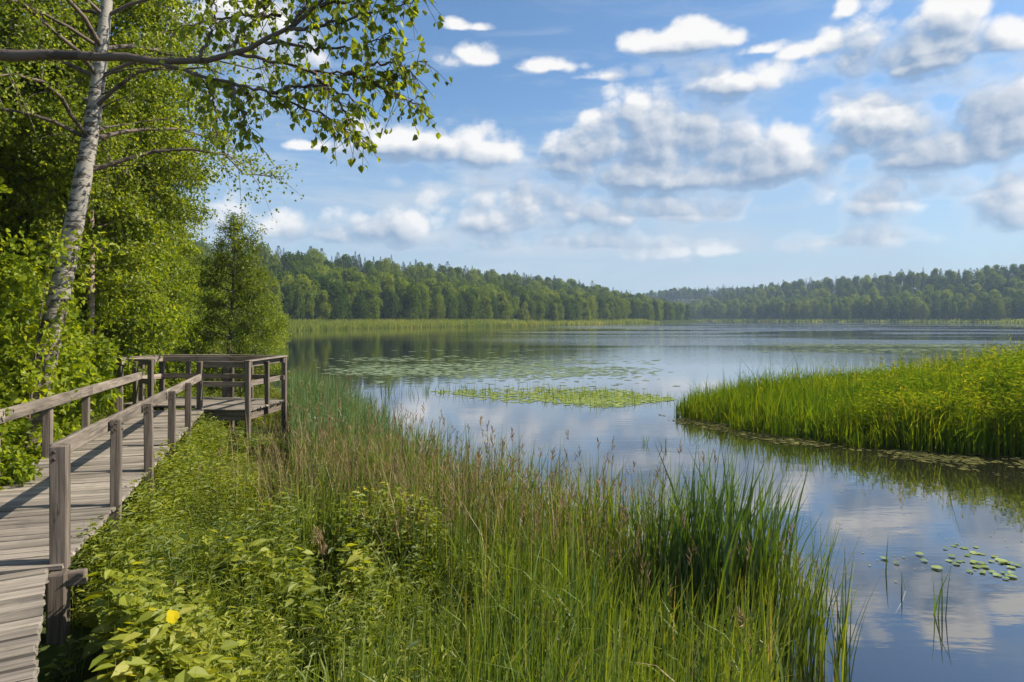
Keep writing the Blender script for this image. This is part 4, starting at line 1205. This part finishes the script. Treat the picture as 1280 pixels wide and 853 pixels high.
h = np.interp(pxx, [1000, 1150, 1230, 1300], [.70, .92, 1.25, 1.62]) * R.uniform(.6, 1.1, n) * (1 + .28 * fnoise(x, y, 1.7, 3))
blades(mb, b, h, .010, R.uniform(0, 6.28, n), R.uniform(0, .3, n), np.full(n, .4), 0, 2)
tone = np.clip(.55 + .25 * fnoise(x, y, .8, 5) + R.normal(0, .1, n), 0, 1)
for q in range(16):
    w = (q + R.uniform(0, 1, n)) / 16; az = q * 2.4 + x * 9
    out = np.stack([np.cos(az), np.sin(az), np.zeros(n)], 1)
    L = R.uniform(.09, .17, n)
    leaves(mb, b + UP * (h * (.35 + .65 * w))[:, None], unit(out + UP * R.uniform(-.2, .7, n)[:, None]), unit(UP + rsphere(n) * .5), L, L * .36, np.clip(tone + R.normal(0, .12, n), 0, 1))
tag(link('island_weeds', mb.mesh('island_weeds'), M['isle']), kind='stuff')
mb = MB()                                                # ochre flower stalks standing over the weeds
x, y = R.uniform(6, 19, 2600), R.uniform(12, 25, 2600); pxx = x / y * F + 640
k = (sdist(ISLE, x, y) > .3) & (R.uniform(0, 1, 2600) < .05 + .30 * smst(pxx, 1010, 1180)) & in_cone(x, y, .8) & (fnoise(x, y, 1.0, 8) > -.4)
x, y, pxx = x[k], y[k], pxx[k]; n = len(x); b = pts3(x, y)
h = np.interp(pxx, [900, 1100, 1200, 1300], [.95, 1.2, 1.5, 1.9]) * R.uniform(.72, 1.15, n)
blades(mb, b, h, .010, R.uniform(0, 6.28, n), R.uniform(0, .15, n), np.full(n, .2), 0, 2)
for q in range(9):
    leaves(mb, b + UP * (h * (1 - .035 * q))[:, None] + R.normal(size=(n, 3)) * .018, unit(UP + R.normal(size=(n, 3)) * .6), rsphere(n), R.uniform(.05, .10, n), .03, np.clip(R.normal(.78, .16, n), 0, 1))
tag(link('island_stalks', mb.mesh('island_stalks'), M['isle']), kind='stuff')

# ================================================================ floating plants
def pads(mb, x, y, r, rnd, squash=1.0, z=.006):
    n = len(x); a = np.linspace(.25, 2 * PI - .25, 8)[None]
    ph = R.uniform(0, 6.28, n)[:, None]; rr = r[:, None] * (1 + .10 * np.sin(3 * a + ph))
    vx = x[:, None] + np.cos(a + ph) * rr; vy = y[:, None] + np.sin(a + ph) * rr * squash
    zz = z + R.uniform(0, .006, n)
    v = np.stack([vx, vy, np.broadcast_to(zz[:, None], vx.shape)], -1)
    mb.add(v.reshape(-1, 3), np.arange(n * 8).reshape(n, 8), rnd)
def strip(n, px0, px1, py0, py1):
    px = R.uniform(px0, px1, n); py = R.uniform(py0, py1, n)
    d = F * EYE / (py - HZ); return (px - 640) / F * d, d, px, py
# pale weed beds out on the lake
mb = MB()
x, y, px, py = strip(9000, 350, 860, 436, 490)
dens = np.exp(-((py - 462 - .012 * (px - 600)) / 13) ** 2) * smst(px, 380, 470) * (1 - smst(px, 680, 860))
k = R.uniform(0, 1, len(x)) < dens * (.28 + .9 * (fnoise(x * .35, y * .9, .35, 3) > -.05))
pads(mb, x[k], y[k], R.uniform(.06, .20, k.sum()) * (y[k] / 30), np.clip(R.normal(.45, .2, k.sum()), 0, 1), .8)
x, y, px, py = strip(6000, 930, 1290, 418, 446)
k = R.uniform(0, 1, len(x)) < np.exp(-((py - 434) / 5) ** 2) * (.15 + .85 * (fnoise(x * .2, y, .2, 6) > 0)) * smst(px, 930, 1010)
pads(mb, x[k], y[k], R.uniform(.10, .30, k.sum()) * (y[k] / 50), np.clip(R.normal(.4, .2, k.sum()), 0, 1), .8)
tag(link('pale_weed_bed', mb.mesh('pale_weed_bed'), M['palemat']), kind='stuff')
# yellow green bed in the middle with shoots standing in it
mb = MB(); mb2 = MB()
x, y, px, py = strip(7000, 540, 842, 478, 516)
mid = 492 + (px - 560) * .028
k = (np.abs(py - mid) < np.interp(px, [540, 620, 760, 842], [3, 9, 13, 2]) * R.uniform(.3, 1.1, len(px))) & (R.uniform(0, 1, len(px)) < np.interp(px, [540, 640, 720, 842], [.2, .45, .95, .8]))
pads(mb, x[k], y[k], R.uniform(.04, .13, k.sum()), np.clip(R.normal(.6, .25, k.sum()), 0, 1))
tag(link('yellow_weed_bed', mb.mesh('yellow_weed_bed'), M['pad']), kind='stuff')
sel = k & (R.uniform(0, 1, len(px)) < .42); n = sel.sum()
b = np.stack([x[sel], y[sel], np.full(n, -.1)], 1)
blades(mb2, b, R.uniform(.18, .48, n), .016, R.uniform(0, 6.28, n), R.uniform(.05, .4, n), np.clip(R.normal(.6, .2, n), 0, 1), 0, 2)
x, y, px, py = strip(1500, 480, 700, 478, 500)
k = R.uniform(0, 1, len(x)) < .16 * np.exp(-((py - 489) / 6) ** 2)
b = np.stack([x[k], y[k], np.full(k.sum(), -.1)], 1); n = k.sum()
blades(mb2, b, R.uniform(.3, .62, n), .014, R.uniform(0, 6.28, n), R.uniform(.03, .3, n), np.clip(R.normal(.4, .2, n), 0, 1), 0, 2)
tag(link('water_shoots', mb2.mesh('water_shoots'), M['isle']), kind='stuff')
# brownish mats against the foot of the island
mb = MB()
x, y = R.uniform(4.2, 13, 70000), R.uniform(9, 19.5, 70000)
s_ = sdist(ISLE, x, y)
wid = np.interp(x, [4.5, 7, 8.5, 12], [1.1, 1.0, 2.2, 2.6])
k = (s_ < .1) & (s_ > -wid) & (R.uniform(0, 1, len(x)) < (1 + s_ / wid) * .62 * smst(fnoise(x, y, 1.6, 4) + .5 * fnoise(x, y, 4.3, 2), -.55, .5)) & in_cone(x, y, .5)
pads(mb, x[k], y[k], R.uniform(.012, .06, k.sum()), np.clip(R.normal(.42, .25, k.sum()), 0, 1))
tag(link('floating_weed', mb.mesh('floating_weed'), M['mat']), kind='stuff')
# scattered duckweed specks on the near water
mb = MB()
x, y, px, py = strip(900, 860, 1280, 560, 760)
k = R.uniform(0, 1, len(x)) < .55 * (fnoise(x, y * 2, .9, 2) > .1) * np.exp(-((py - 660 - (px - 1100) * .12) / 55) ** 2)
pads(mb, x[k], y[k], R.uniform(.005, .016, k.sum()), np.clip(R.normal(.7, .2, k.sum()), 0, 1))
tag(link('floating_specks', mb.mesh('floating_specks'), M['pad']), kind='stuff')
# lily pads one can count
pad_px = [(1196, 682), (1204, 686), (1212, 689), (1220, 687), (1228, 690), (1208, 694), (1216, 696), (1225, 695), (1234, 694), (1241, 697), (1196, 697), (1203, 701), (1210, 704), (1218, 702),
          (1192, 703), (1200, 706), (1208, 708), (1230, 702), (1238, 701), (1246, 700), (1254, 702), (1226, 706), (1234, 709), (1242, 711), (1250, 708), (1260, 706), (1214, 712), (1222, 715),
          (1232, 717), (1244, 716), (1256, 714), (1266, 709), (1250, 720), (1262, 719), (1272, 716), (1187, 688), (1182, 692), (1150, 700), (1163, 697), (1170, 704), (1128, 703), (1275, 728), (1268, 702), (1110, 699)]
pme = []
for k in range(5):
    mb = MB(); a = np.linspace(.22, 2 * PI - .22, 13)
    r = (.040 + .005 * k) * (1 + .05 * np.sin(3 * a + k))
    v = np.vstack([[(0, 0, .002)], np.stack([np.cos(a) * r, np.sin(a) * r * .92, .004 + .004 * np.sin(2 * a + k)], 1)])
    mb.add(v, [(0, j + 1, j + 2) for j in range(12)], .25 + .15 * k)
    me = mb.mesh('lily_pad'); me.materials.append(M['pad']); pme.append(me)
for j, (px, py) in enumerate(pad_px):
    o = link('lily_pad', pme[j % 5], None, None, P(px, py, .004 + .00025 * j))
    o.rotation_euler = (R.normal(0, .02), R.normal(0, .02), R.uniform(0, 6.28)); o.scale = (R.uniform(.5, 1.05),) * 3
    o.location.x += R.normal(0, .05); o.location.y += R.normal(0, .06)
    tag(o, 'small round pale green lily pad in the cluster on the near water at right', 'lily pad', 'lily pads clustered on the near water')
# lone shoots in the water
shoots = [(1172, 772, 704, 5, 'three bladed rush tuft alone on the open near water', .06), (1128, 748, 712, 1, 'thin single rush blade left of the lone rush tuft', .01), (1137, 740, 700, 1, 'thin leaning rush blade between single blade and tuft', .01),
          (1106, 716, 660, 2, 'bent rush shoot in the near water above the single blades', .02), (806, 556, 541, 7, 'small green sprout tuft in the water, left one of the pair past the near reeds', .06),
          (831, 560, 544, 5, 'small green sprout in the water, right one of the pair past the near reeds', .05), (858, 522, 486, 16, 'isolated reed tuft off the left tip of the reed island', .10), (846, 520, 494, 8, 'faint thin reed tuft farthest left of the island tip', .07),
          (484, 492, 474, 12, 'small reed tuft standing in the lake beyond the near reeds', .22), (536, 490, 478, 10, 'little green tuft on the water left of the yellow weed bed', .2), (553, 491, 482, 6, 'tiniest green tuft on the water left of the yellow weed bed', .12)]
for px, py, pt, n, lab, sp in shoots:
    x, y, z = P(px, py)
    hh = (py - pt) / F * y
    e = clump_thing('water_plant', (x, y), n, sp, sp, hh * .75, hh, .012 + .0006 * y, lab, 'water plant', M['cattail'] if py > 600 else M['isle'], (.02, .3), seg=3)

# ================================================================ summer haze in the air
bm = bmesh.new(); bmesh.ops.create_cube(bm, size=1)
for vv in bm.verts:
    vv.co = Vector((vv.co.x * 5600, 1310 + vv.co.y * 2700, 37 + vv.co.z * 78))
me = bpy.data.meshes.new('haze'); bm.to_mesh(me); bm.free()
m, t, out = mat('haze')
pv = nd(t, 'ShaderNodeVolumePrincipled')
pv.inputs['Color'].default_value = (.62, .80, 1.0, 1); pv.inputs['Density'].default_value = .00028; pv.inputs['Anisotropy'].default_value = .0
t.links.new(pv.outputs[0], out.inputs['Volume'])
tag(link('haze', me, m), kind='stuff')
# ================================================================ small growth against the birch foot and through the deck edge
sp_ = grow([(0, 0, -.2), (.08, .02, 1.0), (.2, .03, 2.2), (.42, .05, 3.6)], .022, 30, .12, .98, lambda q: .55, lambda q: .5, 16, 34, .085, .066, droop=.3, sides=5)
sx_, sy_ = -6.75, 9.42
tree('sapling', sp_, (M['twig'], M['twig'], M['wall_leaf']), (sx_, sy_, gz(sx_, sy_)), 'slender leafy sapling growing up in front of the leaning birch trunk', 'sapling')
